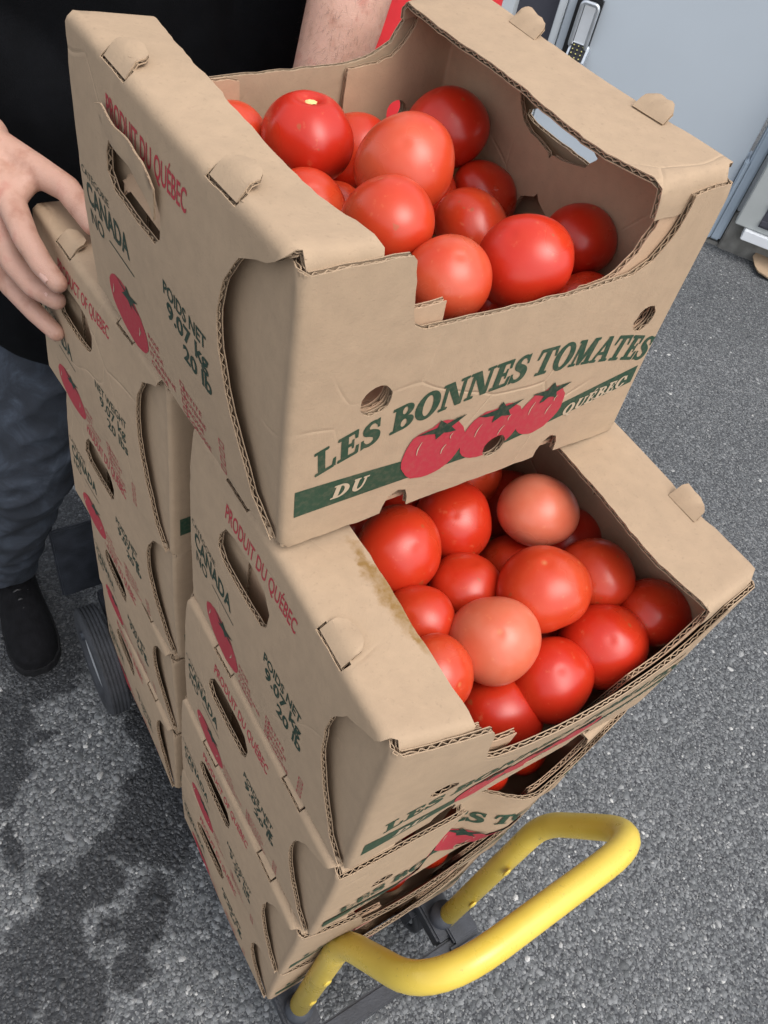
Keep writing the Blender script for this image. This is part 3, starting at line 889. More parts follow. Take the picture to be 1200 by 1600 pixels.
    decal('printed_tomato', eL, M_red, V, [f[::-1] for f in F], SL, sgL, k)
    st = []
    for i in range(12):
        a = R(80 + i * 30); rr = .020 * (1 if i % 2 == 0 else .42) * (1.2 if i in (2, 10) else .9)
        st.append((cy - .006 + rr * math.cos(a) * 1.1, cz + .0205 + rr * math.sin(a) * .55))
    V, F = poly2d(st, [], .01)
    decal('printed_calyx', eL, M_dgreen, V, F, SL, sgL, k + .0002)
    hl_ = [poly2d(stroke([(cy + a, cz + b), (cy + a + .001, cz + b - .006), (cy + a + .004, cz + b - .012)], [.0006, .0018, .0006]), [], .02) for a, b in ((-.024, .004), (.028, .010))]
    for V, F in hl_: decal('printed_highlight', eL, M_pale, V, F, SL, sgL, k + .0003)
    if torn:
        # the hand-hole flap torn free and folded up over the lettering
        def Sq(uv):
            y = uv[:, 0]; v = uv[:, 1]
            z = .182 + v * 1.55 + (y - .165) * .02
            x = -.0042 - .0012 * np.sin(np.clip(v / .013, 0, 1) * 3.0) - .0007 * np.sin(y * 150) - .002 * np.clip((v - .009) / .006, 0, 1)
            return warp(np.c_[x, y, z])
        o = [(.160, -.009), (.166, -.004), (.175, -.001), (.200, .001), (.235, .001), (.252, .011), (.240, .0145), (.215, .0125), (.190, .0140), (.172, .0130), (.158, .006)]
        sheet('torn_flap', root, M_card, o, [], Sq, -1, t=.0014, grid=.005, flute=False)
        def Sq2(uv):
            y = uv[:, 0]; v = uv[:, 1]
            return warp(np.c_[.010 + .006 * np.sin(v * 90), y, .142 + v])
        sheet('torn_flap', root, M_in, [(.162, 0), (.25, 0), (.235, .016), (.205, .012), (.185, .018), (.168, .012)], [], Sq2, -1, t=.003, grid=.005, pitch=.006)
    return root, warp

CORN = {'A': [[-0.0006, 0.1685, 0.9675], [-0.0076, 0.171, 1.1927], [-0.0181, 0.4979, 0.9749], [-0.0228, 0.4929, 1.1902], [0.3547, 0.1788, 0.9581], [0.3555, 0.1879, 1.1929], [0.3429, 0.5026, 0.9615], [0.3435, 0.5099, 1.1947]],
        'B': [[-0.0028, 0.0007, 0.7194], [0.001, 0.0057, 0.9485], [-0.0053, 0.318, 0.7157], [0.0008, 0.3273, 0.9481], [0.364, -0.0, 0.72], [0.3646, -0.0048, 0.9461], [0.364, 0.3227, 0.72], [0.3645, 0.3189, 0.9462]],
        'D1': [[-0.0063, 0.002, 0.4804], [-0.0065, -0.0011, 0.7066], [-0.0126, 0.324, 0.4806], [-0.0099, 0.3217, 0.7066], [0.3574, 0.0027, 0.48], [0.3574, 0.0027, 0.7066], [0.3541, 0.3255, 0.48], [0.3541, 0.3255, 0.7066]],
        'D2': [[-0.0164, 0.0126, 0.2402], [-0.0142, 0.0085, 0.4666], [-0.0175, 0.3304, 0.2394], [-0.0153, 0.3312, 0.4666], [0.3498, 0.0097, 0.24], [0.3498, 0.0097, 0.4666], [0.3487, 0.3325, 0.24], [0.3487, 0.3325, 0.4666]],
        'D3': [[-0.0131, 0.0193, 0.0006], [-0.0146, 0.0151, 0.2266], [-0.0153, 0.3412, 0.0005], [-0.0165, 0.3379, 0.2266], [0.3494, 0.0173, 0.0], [0.3494, 0.0173, 0.2266], [0.3475, 0.34, 0.0], [0.3475, 0.34, 0.2266]],
        'C': [[-0.01, 0.3643, 0.7176], [-0.0065, 0.3673, 0.9474], [-0.0366, 0.6958, 0.7258], [-0.0277, 0.6857, 0.9406], [0.353, 0.3914, 0.72], [0.353, 0.3914, 0.9466], [0.3322, 0.7134, 0.72], [0.3322, 0.7134, 0.9466]],
        'C1': [[-0.0043, 0.3727, 0.4801], [-0.0056, 0.3729, 0.7066], [-0.0323, 0.7028, 0.4845], [-0.0192, 0.6953, 0.7066], [0.358, 0.3881, 0.48], [0.358, 0.3881, 0.7066], [0.3445, 0.7106, 0.48], [0.3445, 0.7106, 0.7066]],
        'C2': [[-0.0066, 0.3804, 0.2412], [-0.0111, 0.3791, 0.4666], [-0.0171, 0.7047, 0.2417], [-0.0143, 0.7018, 0.4666], [0.3529, 0.3827, 0.24], [0.3529, 0.3827, 0.4666], [0.3497, 0.7054, 0.24], [0.3497, 0.7054, 0.4666]],
        'C3': [[-0.0131, 0.3868, 0.0012], [-0.0135, 0.3836, 0.2266], [-0.0136, 0.7089, 0.0009], [-0.014, 0.7064, 0.2266], [0.3505, 0.3841, 0.0], [0.3505, 0.3841, 0.2266], [0.35, 0.7069, 0.0], [0.35, 0.7069, 0.2266]]}

# ------------------------------------------------------------------ ground
WET_DARK_SPOTS = [((x, y, GZ), (a, b, .5)) for x, y, a, b in (
    (.010, .540, .040, .070), (-.030, .465, .050, .060), (-.075, .410, .055, .055), (-.125, .410, .045, .030), (-.040, .355, .045, .050), (-.175, .360, .045, .045),
    (-.230, .350, .050, .055), (-.265, .305, .055, .060), (-.315, .290, .050, .060), (-.255, .235, .050, .055), (-.345, .235, .045, .050), (-.270, .170, .050, .050),
    (-.095, .275, .030, .035), (-.130, .235, .032, .045), (-.170, .195, .035, .035), (-.175, .265, .020, .022), (.000, .600, .040, .050), (.020, .400, .040, .060),
    (-.220, .735, .050, .060), (-.240, .640, .040, .055), (-.280, .590, .035, .040), (-.180, .665, .022, .016), (-.290, .480, .018, .045),
    (-.040, 1.06, .120, .110), (-.130, .80, .085, .060), (-.13, .95, .12, .17), (.03, 1.16, .09, .10), (.02, .86, .07, .07),  # wet ground and contact darkening round the shoe, painted together
    (.74, .34, .035, .014), (.97, 1.02, .025, .02), (.86, .55, .016, .014))]
M_asph = asphalt()
M_chip = chips_mat()
def ground():
    n = 60
    xs = np.r_[np.linspace(-30, -1.2, 8), np.linspace(-1.0, 3.6, n), np.linspace(4.5, 40, 8)]
    ys = np.r_[np.linspace(-30, -1.2, 8), np.linspace(-1.0, 3.6, n), np.linspace(4.5, 40, 8)]
    X, Y = np.meshgrid(xs, ys, indexing='ij')
    Z = GZ + .003 * np.sin(X * 3.1 + 1) * np.sin(Y * 2.7) * ((abs(X) < 4) & (abs(Y) < 4)) - .003
    V = np.c_[X.ravel(), Y.ravel(), Z.ravel()]
    m = len(ys)
    F = [[i * m + j, (i + 1) * m + j, (i + 1) * m + j + 1, i * m + j + 1] for i in range(len(xs) - 1) for j in range(m - 1)]
    o = link('asphalt_ground', mesh('asphalt_ground', V, F, True), M_asph)
    o['kind'] = 'structure'
    # the stones that show in the worn surface
    K = 6
    an = np.arange(K) * 2 * math.pi / K
    bV = np.r_[np.c_[np.cos(an) * .80, np.sin(an) * .80, np.ones(K)], np.c_[np.cos(an), np.sin(an), -np.ones(K) * 1.5]]
    bF = np.array([[0, i, i + 1] for i in range(1, K - 1)] + [q for i in range(K) for q in ([i, K + i, K + (i + 1) % K], [i, K + (i + 1) % K, (i + 1) % K])])
    N = 115000
    g = np.random.default_rng(3)
    # more stones where the camera is close
    x = np.r_[g.uniform(-.75, 1.5, int(N * .72)), g.uniform(-.8, 3.2, N - int(N * .72))]
    y = np.r_[g.uniform(-.40, 1.35, int(N * .72)), g.uniform(.2, 2.6, N - int(N * .72))]
    r_ = np.exp(g.normal(math.log(.0028), .42, N)); r_ = np.clip(r_, .0011, .0095)
    sc = np.c_[r_ * g.uniform(.7, 1.35, N), r_ * g.uniform(.7, 1.35, N), r_ * g.uniform(.07, .17, N)]
    jit = np.repeat(g.uniform(.60, 1.25, (N, 1, K, 1)), 2, axis=1).reshape(N, 2 * K, 1); jit = np.concatenate([jit, jit, np.ones_like(jit)], 2) * g.uniform(.94, 1.06, (N, 2 * K, 1))
    V = bV[None] * jit * sc[:, None]
    a = g.uniform(0, 6.28, N); ca, sa = np.cos(a)[:, None], np.sin(a)[:, None]
    tilt = g.normal(0, .10, (N, 1))
    X2 = V[:, :, 0] * ca - V[:, :, 1] * sa; Y2 = V[:, :, 0] * sa + V[:, :, 1] * ca
    Z2 = V[:, :, 2] + X2 * tilt
    zz = GZ - .003 + .003 * np.sin(x * 3.1 + 1) * np.sin(y * 2.7)
    V = np.stack([X2 + x[:, None], Y2 + y[:, None], Z2 + (zz + .0002)[:, None]], 2).reshape(-1, 3)
    F = (bF[None] + (np.arange(N) * len(bV))[:, None, None]).reshape(-1, 3)
    me = bpy.data.meshes.new('asphalt_stones')
    me.vertices.add(len(V)); me.vertices.foreach_set('co', V.ravel())
    me.loops.add(len(F) * 3); me.loops.foreach_set('vertex_index', F.ravel().astype(np.int32))
    me.polygons.add(len(F)); me.polygons.foreach_set('loop_start', np.arange(0, len(F) * 3, 3, dtype=np.int32))
    me.update(calc_edges=True); me.validate()
    o = link('asphalt_stones', me, M_chip)
    o['kind'] = 'stuff'
ground()

# ------------------------------------------------------------------ building with the pale door, and the cabinet
W0 = Vector((2.93, 1.63, GZ)); WD = Vector((.5524, -.8336, 0)); WN = Vector((-.8336, -.5524, 0))
WM = Matrix(((WD.x, WN.x, 0, W0.x), (WD.y, WN.y, 0, W0.y), (0, 0, 1, W0.z), (0, 0, 0, 1)))   # local x along wall, y out of it, z up
def at_wall(name, label, cat):
    o = empty(name); o.matrix_world = WM
    return tag(o, label, cat)
bl = at_wall('building_wall', 'pale grey building wall with dark recess left of the blue door', 'building')
MB().box((-6, -.30, .0), (-1.16, -.0, 2.6)).box((-1.16, -.30, 2.1), (5, 0.0, 2.6)).box((.0, -.30, .16), (5, 0, 2.1)).build('wall', M_wall, bl)
MB().box((-1.16, -.30, .0), (-.985, -.06, 2.1)).build('dark_recess', M_dark, bl)
MB().box((-.985, -.2, .0), (-.955, .012, 2.1), bev=.004).build('door_jamb', M_wall, bl)
MB().box((-.0, -.30, -.03), (5, .030, .158), bev=.006).build('concrete_base', M_conc, bl)
t = MB(); t.box((-.050, -.1, .02), (-.004, .022, 2.1), bev=.008); t.box((-.066, -.1, .02), (-.046, .030, .36), bev=.006); t.build('corner_trim', M_trim, bl)
MB().box((-.985, -.3, -.03), (-.0, .02, .012), bev=.004).build('doorstep', M_conc, bl)
dr = at_wall('metal_door', 'pale blue grey metal door with a keypad lock', 'door')
LZ = Matrix.Translation((0, 0, .055))
MB().box((-.952, -.06, .014), (-.068, .0, 2.08), bev=.004).build('door_leaf', M_door, dr)
# keypad lock with a looped pull handle
lk = MB(); lk.box((-.915, .0, .46), (-.816, .030, .708), None, bev=.006); back = lk.build('lock_backplate', M_black, dr)
loop = round_pts([(-.887, .014, .530), (-.887, .056, .540), (-.887, .056, .692), (-.823, .056, .692), (-.823, .056, .540), (-.823, .014, .530)], .016)
V, F = sweep(loop, .0085, 10); MB().add(V, F).build('pull_handle', M_silver, dr, True)
MB().box((-.880, .0305, .545), (-.832, .0335, .680), None, bev=.001).build('loop_bright_fill', M_white, dr)  # added white plate, paints the bright door seen through the loop
kp = Matrix.Translation((-.848, .040, .512)) @ Matrix.Rotation(R(-30), 4, 'X').inverted() @ Matrix.Rotation(R(0), 4, 'X')
hous = MB(); hous.box((-.040, -.030, -.034), (.040, .020, .034), kp, .004); hb = hous.build('keypad_housing', M_silver, dr)
MB().box((-.031, .0202, -.030), (.031, .0222, .030), kp, .001).build('keypad', M_black, hb)
for i in range(3):
    for j in range(4):
        b = MB(); b.box((-.028 + i * .019, .020, -.028 + j * .0145), (-.014 + i * .019, .0265, -.017 + j * .0145), kp, .002)
        bo = b.build('key_button', M_black, hb)
        d_ = MB(); d_.box((-.0235 + i * .019, .0265, -.0245 + j * .0145), (-.0185 + i * .019, .0275, -.0205 + j * .0145), kp, .0008)
        d_.build('key_mark', M_gold, hb)
MB().box((-.042, -.028, -.048), (.042, .028, -.036), kp, .004).build('lock_lever', M_silver, dr)
cb_ = MB()
for x_ in (-.868, -.832):
    V, F = sweep([(x_, .012, .705), (x_ + .004, .03, .82), (x_ + .010, .02, 1.03)], .0055, 8); cb_.add(V, F)
cb_.build('lock_cable', M_black, dr, True)
cab = at_wall('vent_cabinet', 'grey wall cabinet with dark slatted front above white sill', 'cabinet')
MB().box((.012, .031, .142), (.62, .088, .80), bev=.004).build('cabinet_body', M_cab, cab)
MB().box((.10, .0885, .165), (.60, .0905, .76)).build('vent_opening', M_dark, cab)
for i in range(8):
    MB().box((.10, .0905, .175 + i * .072), (.60, .100, .195 + i * .072), bev=.002).build('slat', M_dark, cab)
MB().box((.060, .031, .098), (.62, .105, .140), bev=.003).build('sill', M_white, cab)
# scrap of cardboard on the ground
def scrap():
    r0 = empty('cardboard_scrap', (2.96, 1.36, GZ + .002), .5)
    def S(uv): return np.c_[uv[:, 0], uv[:, 1], .006 + .02 * np.sin(uv[:, 0] * 16) ** 2 + .01 * np.sin(uv[:, 1] * 21)]
    sheet('flat_piece', r0, M_card, [(-.02, -.09), (.10, -.12), (.2, -.05), (.18, .08), (.06, .10), (-.03, .05)], [], S, 1, grid=.02)
    tag(r0, 'torn scrap of brown cardboard lying on the asphalt by the wall', 'cardboard')
scrap()

# ------------------------------------------------------------------ hand truck
ht = empty('hand_truck', (.17, .35, GZ))
tag(ht, 'dark steel hand truck with yellow tubular handle carrying the boxes', 'hand truck')
def rel(o): 
    o.matrix_parent_inverse = Matrix.Translation((-.17, -.35, -GZ)); return o
bh = round_pts([(.030, -.010, -.045), (.056, -.004, .352), (.064, -.108, .560), (.393, -.100, .538), (.376, -.012, .352), (.304, -.018, -.045)], [0, .045, .085, .085, .045, 0], 10)
V, F = sweep(bh, .0163, 22); hd = rel(MB().add(V, F).build('handle', M_yellow, ht, True))
for P, n_ in (((.0375, -.0243, .085), 0), ((.0455, -.0230, .205), 0), ((.340, -.0315, .235), 0), ((.322, -.0325, .095), 0)):
    bm = bmesh.new(); bmesh.ops.create_uvsphere(bm, u_segments=14, v_segments=8, radius=1)
    bmesh.ops.transform(bm, matrix=Matrix.Translation((P[0], P[1] + .0012, P[2])) @ Matrix.Diagonal((.0065, .0028, .0125, 1)), verts=bm.verts); bm.verts.index_update()
    o = MB().add([v.co[:] for v in bm.verts], [[v.index for v in f.verts] for f in bm.faces]).build('crimp', M_yellow, hd, True); bm.free()
def part(mb, name, mat, smooth=False): return rel(mb.build(name, mat, ht, smooth))
for x_ in (.030, .304):
    part(MB().box((x_ - .026, -.045, -.055), (x_ + .026, .86, -.018), bev=.004), 'side_rail', M_frame)
    s_ = MB(); V, F = sweep([(x_, -.012, -.062), (x_ + (.001 if x_ < .1 else .002), -.012, .004)], .0215, 18); s_.add(V, F); part(s_, 'handle_socket', M_frame, True)
part(MB().box((-.02, -.075, -.058), (.352, -.046, -.022), bev=.004), 'front_rail', M_frame)
part(MB().box((.285, -.095, -.06), (.345, -.060, -.010), bev=.006).box((.300, -.060, -.022), (.350, .0, -.0105), bev=.003), 'corner_bracket', M_frame)
part(MB().box((-.02, -.095, -.060), (.075, -.060, -.016), bev=.006), 'corner_bracket', M_frame)
for y_ in (.10, .30, .52, .74):
    part(MB().box((.058, y_ - .02, -.045), (.276, y_ + .02, -.020), bev=.003), 'cross_bar', M_frame)
part(MB().box((-.055, .905, -.075), (.40, .915, .145), bev=.004), 'toe_plate', M_frame)
part(MB().tube([(-.055, .78, -.045), (.40, .78, -.045)], .009), 'axle', M_frame, True)
def wheel(x_, y_, z_, rad, wd, name='wheel'):
    # ribbed tyre turned round the x axis
    pr = []
    hw = wd / 2
    prof = [(-hw * .55, rad * .62), (-hw * .92, rad * .72), (-hw, rad * .84), (-hw * .9, rad * .94), (-hw * .72, rad * .985)]
    for i in range(5):
        c_ = -hw * .6 + i * hw * .30
        prof += [(c_ - hw * .10, rad * 1.0), (c_ + hw * .085, rad * 1.0), (c_ + hw * .11, rad * .972), (c_ + hw * .19, rad * .972)]
    prof += [(hw * .9, rad * .94), (hw, rad * .84), (hw * .92, rad * .72), (hw * .55, rad * .62)]
    n = 56; m = len(prof)
    V = [(x_ + a, y_ + r_ * math.cos(2 * math.pi * k / n), z_ + r_ * math.sin(2 * math.pi * k / n)) for k in range(n) for a, r_ in prof]
    F = [[k * m + i, k * m + i + 1, ((k + 1) % n) * m + i + 1, ((k + 1) % n) * m + i] for k in range(n) for i in range(m - 1)]
    wo = part(MB().add(V, F), name, M_tyre)
    prof2 = [(-hw * .62, rad * .10), (-hw * .62, rad * .22), (-hw * .2, rad * .3), (-hw * .2, rad * .5), (-hw * .6, rad * .6), (-hw * .55, rad * .64)]
    m = len(prof2)
    for sgn_ in (1, -1):
        pass
    V = [(x_ + a * s_, y_ + r_ * math.cos(2 * math.pi * k / n), z_ + r_ * math.sin(2 * math.pi * k / n)) for s_ in (1, -1) for k in range(n) for a, r_ in prof2]
    F = [[q * n * m + k * m + i, q * n * m + k * m + i + 1, q * n * m + ((k + 1) % n) * m + i + 1, q * n * m + ((k + 1) % n) * m + i] for q in (0, 1) for k in range(n) for i in range(m - 1)]
    ri = MB().add(V, F).build('rim', M_rim, wo, True)
    return wo
wheel(-.034, .715, GZ + .113, .113, .046)
wheel(.376, .715, GZ + .113, .113, .046)
for x_ in (.06, .29):
    wheel(x_, .04, GZ + .045, .045, .022, 'caster_wheel')
    part(MB().box((x_ - .02, .015, GZ + .045), (x_ - .015, .065, -.056)).box((x_ + .015, .015, GZ + .045), (x_ + .02, .065, -.056)).box((x_ - .021, .014, -.062), (x_ + .021, .066, -.0555)), 'caster_fork', M_frame)

# ------------------------------------------------------------------ boxes
make_box('top tomato box straddling both stacks, open hand hole with torn flap', CORN['A'], torn=True, tabs=(1, 1), ebulge=.005, seed=1, wr=.085, wl=[-.004, -.008, -.0155, -.0150, -.0140, 0])
make_box('open tomato box right under the top box, left rim stained brown', CORN['B'], bulge=.020, stained=True, tabs=(0, 1), seed=2)
make_box('bowed tomato box second from top of the front stack', CORN['D1'], bulge=.028, crease=True, dip=DIP_BOWED, tabs=(0, 0), seed=3)
make_box('tomato box third down the front stack, PRODUCT OF QUEBEC on its end', CORN['D2'], bulge=.020, lang='en', tabs=(0, 0), seed=4)
make_box('lowest tomato box of the front stack beside the yellow handle', CORN['D3'], bulge=.014, tabs=(0, 0), seed=5)
make_box('tomato box held by the hand, topmost of the rear stack', CORN['C'], lang='en', tabs=(1, 0), seed=6)
make_box('tomato box just below the one the hand holds', CORN['C1'], inner=False, tabs=(0, 0), seed=7)
make_box('tomato box above the lowest one of the rear stack', CORN['C2'], inner=False, tabs=(0, 0), seed=8)
make_box('lowest tomato box of the rear stack beside the ribbed tyre', CORN['C3'], inner=False, tabs=(0, 0), lang='en', seed=9)

# ------------------------------------------------------------------ tomatoes
def tomato_mesh(i):
    g = np.random.default_rng(50 + i)
    nu, nv = 56, 36
    V = []; lob = [5, 6, 5, 7][i % 4]; p0 = g.random() * 6; amp = [.016, .028, .042, .022][i % 4]
    p2, p3 = g.random(2) * 6
    V.append(None)
    for j in range(1, nv):
        th = math.pi * j / nv
        for k in range(nu):
            ph = 2 * math.pi * k / nu
            low = max(0., -math.cos(th)); up_ = max(0., math.cos(th))
            rr = 1 + amp * math.cos(lob * ph + p0) * math.sin(th) * (.25 + low * 1.2) + .034 * math.cos(2 * ph + p2) * math.sin(th) + .020 * math.cos(3 * ph + p3) * math.sin(th)
            st = math.sin(th)
            z = math.cos(th) * .93
            z += .20 * math.exp(-(st / .26) ** 2) * (low > 0)                                       # stem-end hollow
            z -= .018 * math.exp(-(st / .10) ** 2) * (up_ > 0)                                       # blossom end
            sq = st * (1 + .05 * math.sin(th) ** 2)
            V.append((sq * rr * math.cos(ph), sq * rr * math.sin(ph), z * (1 + .02 * math.cos(ph + p2))))
    V[0] = (0, 0, .93 - .018)
    V.append((0, 0, -.93 + .20))
    F = [[0, 1 + k, 1 + (k + 1) % nu] for k in range(nu)]
    F += [[1 + (j - 1) * nu + k, 1 + j * nu + k, 1 + j * nu + (k + 1) % nu, 1 + (j - 1) * nu + (k + 1) % nu] for j in range(1, nv - 1) for k in range(nu)]
    b_ = 1 + (nv - 2) * nu
    F += [[b_ + k, len(V) - 1, b_ + (k + 1) % nu] for k in range(nu)]
    me = mesh('tomato', np.array(V) * .034, F, True)
    me.materials.append(M_tom)
    return me
TM = [tomato_mesh(i) for i in range(4)]
UPV = Vector((-.35, -.42, .84)).normalized()     # most lie with the blossom end roughly up
def tomato(P, ripe, label, group=None, var=None, axis=None, stretch=1.0):
    v = random.randrange(4) if var is None else var
    o = link('tomato', TM[v])
    a = Vector((random.gauss(0, .55), random.gauss(0, .55), 1)).normalized() if axis is None else Vector(axis).normalized()
    o.rotation_mode = 'QUATERNION'
    o.rotation_quaternion = a.to_track_quat('Z', 'Y')
    s = P[3] / .034 * 1.015
    o.scale = (s * random.uniform(.97, 1.03), s * random.uniform(.97, 1.03), s * random.uniform(.95, 1.02) * stretch)
    o.location = P[:3]
    o['ripeness'] = float(ripe)
    tag(o, label, 'tomato', group)
    return o
GA, GB = 'tomatoes in the top box', 'tomatoes in the open box below it'
A_ = [([.1391, .4225, 1.128, .0363], .80, 'large red tomato with a pale stem scar on top', 1, (.02, .10, -1)),
      ([.2871, .4362, 1.118, .0364], .80, 'large red tomato in the far right corner of the top box', 0, (-.3, .2, .8)),
      ([.1766, .3406, 1.145, .0359], .50, 'orange red tomato in the middle of the top box with a faint star scar', 3, (-.45, -.35, .8)),
      ([.1281, .2839, 1.139, .0328], .56, 'orange red tomato nearest the left rim in the middle of the top box', 0, (-.2, .3, .9)),
      ([.2090, .4602, 1.0928, .0319], .66, 'red tomato half hidden behind the scarred one', 2, None),
      ([.3079, .3864, 1.080, .0301], .76, 'smaller red tomato against the right inner wall of the top box', 1, None),
      ([.2485, .3279, 1.090, .0315], .62, 'light red tomato sunk between four others in the top box', 3, None),
      ([.1444, .2269, 1.1277, .0286], .45, 'orange tomato at the left end of the front cut-out', 0, (-.1, -.3, .9)),
      ([.2150, .2310, 1.125, .0335], .78, 'bright red tomato with a dent in the centre of the front cut-out', 2, (-.55, .1, .75)),
      ([.3111, .2674, 1.1062, .0296], .76, 'deep red tomato alone in the near right corner of the top box', 1, None),
      ([.2938, .2237, 1.0754, .028], .76, 'red tomato low behind the front edge, mostly hidden', 3, None),
      ([.0936, .4653, 1.112, .0272], .60, 'red tomato half under the left rim at the back', 0, None),
      ([.1095, .3638, 1.105, .0293], .60, 'red tomato tucked under the middle of the left rim', 3, None),
      ([.1715, .4185, 1.060, .028], .58, 'little visible tomato in the gap under the scarred one', 0, None)]
for P, rp, lb, vr, ax in A_: 
    o = tomato(P, rp, lb, GA, vr, ax)
    if 'stem scar' in lb:
        d_ = Vector((.06, .10, .985)).normalized(); o.rotation_quaternion = (-Vector((-.02, .06, 1)).normalized()).to_track_quat('Z', 'Y')
        V = [(0, 0, 0)]; n = 22
        for q in (.45, 1):
            for k2 in range(n):
                a = 2 * math.pi * k2 / n; rr = .0062 * q * (1 + .22 * math.sin(k2 * 2.3) * q)
                V.append((rr * math.cos(a), rr * math.sin(a) * .8, .0006 * (1 - q)))
        F = [[0, 1 + k2, 1 + (k2 + 1) % n] for k2 in range(n)] + [[1 + k2, 1 + n + k2, 1 + n + (k2 + 1) % n, 1 + (k2 + 1) % n] for k2 in range(n)]
        V = [(x, -y, -.93 * .034 + .20 * .034 - .0012 - z) for x, y, z in V]
        link('stem_scar', mesh('stem_scar', V, F, True), M_scar, o)
B_ = [([.1302, .1804, .885, .0374], .72, 'big red tomato left of centre just below the top box edge', 0, None),
      ([.2056, .1967, .870, .0355], .78, 'red tomato under the middle of the top box front', 1, None),
      ([.2758, .1641, .8908, .0361], .12, 'pale pinkish tomato at the back right of the open box', 0, (.1, .1, 1)),
      ([.2643, .2491, .8613, .0318], .62, 'red tomato peeping from right under the top box', 3, None),
      ([.3095, .2297, .8128, .0375], .80, 'shaded red tomato behind the pale one', 1, None),
      ([.1816, .1355, .8581, .0322], .70, 'red tomato with small pimples left of the open box middle', 2, None),
      ([.2557, .1508, .8296, .0313], .70, 'red tomato half hidden at the middle of the open box', 3, None),
      ([.2263, .0922, .8864, .0374], .56, 'big pear shaped orange red tomato in the middle of the open box', 1, (-.2, .2, .95)),
      ([.2959, .0911, .869, .035], .60, 'orange red tomato with a sharp highlight right of centre', 3, None),
      ([.3240, .0360, .866, .0322], .74, 'deep red tomato in the near right corner of the open box', 0, None),
      ([.2634, .0335, .8541, .0375], .80, 'large bright red tomato beside the near front wall', 0, None),
      ([.1586, .0712, .8806, .0349], .16, 'pale pink tomato at the front middle of the open box', 0, (-.3, -.2, .9)),
      ([.1159, .1190, .8691, .0296], .66, 'red tomato beside the brown stain', 2, None),
      ([.0948, .0649, .8804, .0307], .58, 'orange red tomato half under the near left rim', 3, None),
      ([.2020, .0300, .8480, .0350], .76, 'ribbed red tomato close behind the front edge', 2, (-.2, -.1, .95)),
      ([.1580, .0340, .8230, .0362], .76, 'large red tomato cut by the front edge at the left', 0, None),
      ([.1073, .2075, .8362, .0248], .64, 'red tomato sliver beside the left rim near the top box', 3, None),
      ([.1353, .2481, .8321, .026], .68, 'red tomato below the lower left corner of the top box', 1, None),
      ([.2521, .0775, .8037, .0336], .90, 'dark red tomato deep in the gap at the middle', 1, None),
      ([.3209, .1463, .8448, .0319], .86, 'dark red tomato in shade by the right wall', 1, None)]
for P, rp, lb, vr, ax in B_: tomato(P, rp, lb, GB, vr, ax)
FILL = [([.2989, .3264, 1.0038, .0308], 'red tomato low in the top box beside the deep red corner one', GA), ([.1205, .2918, 1.0557, .0300], 'red tomato low at the left of the top box, between orange red ones', GA),
        ([.1874, .2654, 1.0535, .0324], 'red tomato under the dented one in the top box', GA), ([.2445, .3999, 1.0797, .0327], 'red tomato low behind the middle orange red one', GA),
        ([.2365, .2284, 1.0659, .0298], 'red tomato low under the front edge of the top box', GA), ([.2963, .2819, 1.0490, .0300], 'dark red tomato under the deep red corner one', GA),
        ([.1949, .2571, .8502, .0295], 'red tomato in shade just under the top box bottom edge', GB), ([.1538, .1793, .8162, .0333], 'red tomato low under the big one left of centre', GB),
        ([.2173, .1700, .8000, .0330], 'dark red tomato low in the middle gap near the top box', GB), ([.1200, .0950, .8080, .0300], 'dark red tomato low beside the stained rim', GB),
        ([.2080, .0700, .7950, .0310], 'dark red tomato low under the pear shaped one', GB), ([.2950, .0600, .8000, .0300], 'dark red tomato low near the front right corner', GB)]
for P, lb, gp in FILL: tomato(P, .78, lb, gp)
ORD = ['leftmost', 'second from the left', 'third from the left', 'fourth from the left', 'rightmost']
for (xs_, ys_, zc, lb, gp) in (((.100, .165, .222, .278, .322), (.044, .066, .046, .042, .050), .604, 'red tomato %s in the slit of the bowed box', 'tomatoes in the bowed box'), ((.084, .143, .204, .262, .310), (.046, .040, .040, .042, .050), .376, 'red tomato %s in the slit of the third front box', 'tomatoes in the third box')):
    for i, x_ in enumerate(xs_):
        tomato([x_, ys_[i] + random.uniform(-.001, .002), zc + random.uniform(-.004, .004), .0300], .72, lb % ORD[i], gp)

# ------------------------------------------------------------------ person
def capsule(mb, a, b, ra, rb, seg=20):
    a, b = np.array(a, float), np.array(b, float)
    d = b - a; ln = np.linalg.norm(d)
    d = d / max(ln, 1e-9)
    pts = []; rad = []
    for t_ in np.linspace(-math.pi / 2, 0, 7)[0:]:
        pts.append(a + d * ra * math.sin(t_) * .999); rad.append(max(ra * math.cos(t_), 1e-4))
    for t_ in np.linspace(0, 1, 6)[1:-1]:
        pts.append(a + d * ln * t_); rad.append(ra + (rb - ra) * t_)
    for t_ in np.linspace(0, math.pi / 2, 7):
        pts.append(b + d * rb * math.sin(t_) * .999); rad.append(max(rb * math.cos(t_), 1e-4))
    pts = np.array(pts)
    up = np.array([0, 0, 1.]) if abs(d[2]) < .9 else np.array([1., 0, 0])
    N = np.cross(d, up); N /= np.linalg.norm(N); B = np.cross(d, N)
    V = [p + (N * math.cos(2 * math.pi * k / seg) + B * math.sin(2 * math.pi * k / seg)) * r_ for p, r_ in zip(pts, rad) for k in range(seg)]
    n = len(pts)
    F = [[i * seg + (k + 1) % seg, i * seg + k, (i + 1) * seg + k, (i + 1) * seg + (k + 1) % seg] for i in range(n - 1) for k in range(seg)]
    F += [list(range(seg)), [(n - 1) * seg + k for k in range(seg)][::-1]]
    mb.add(V, F)
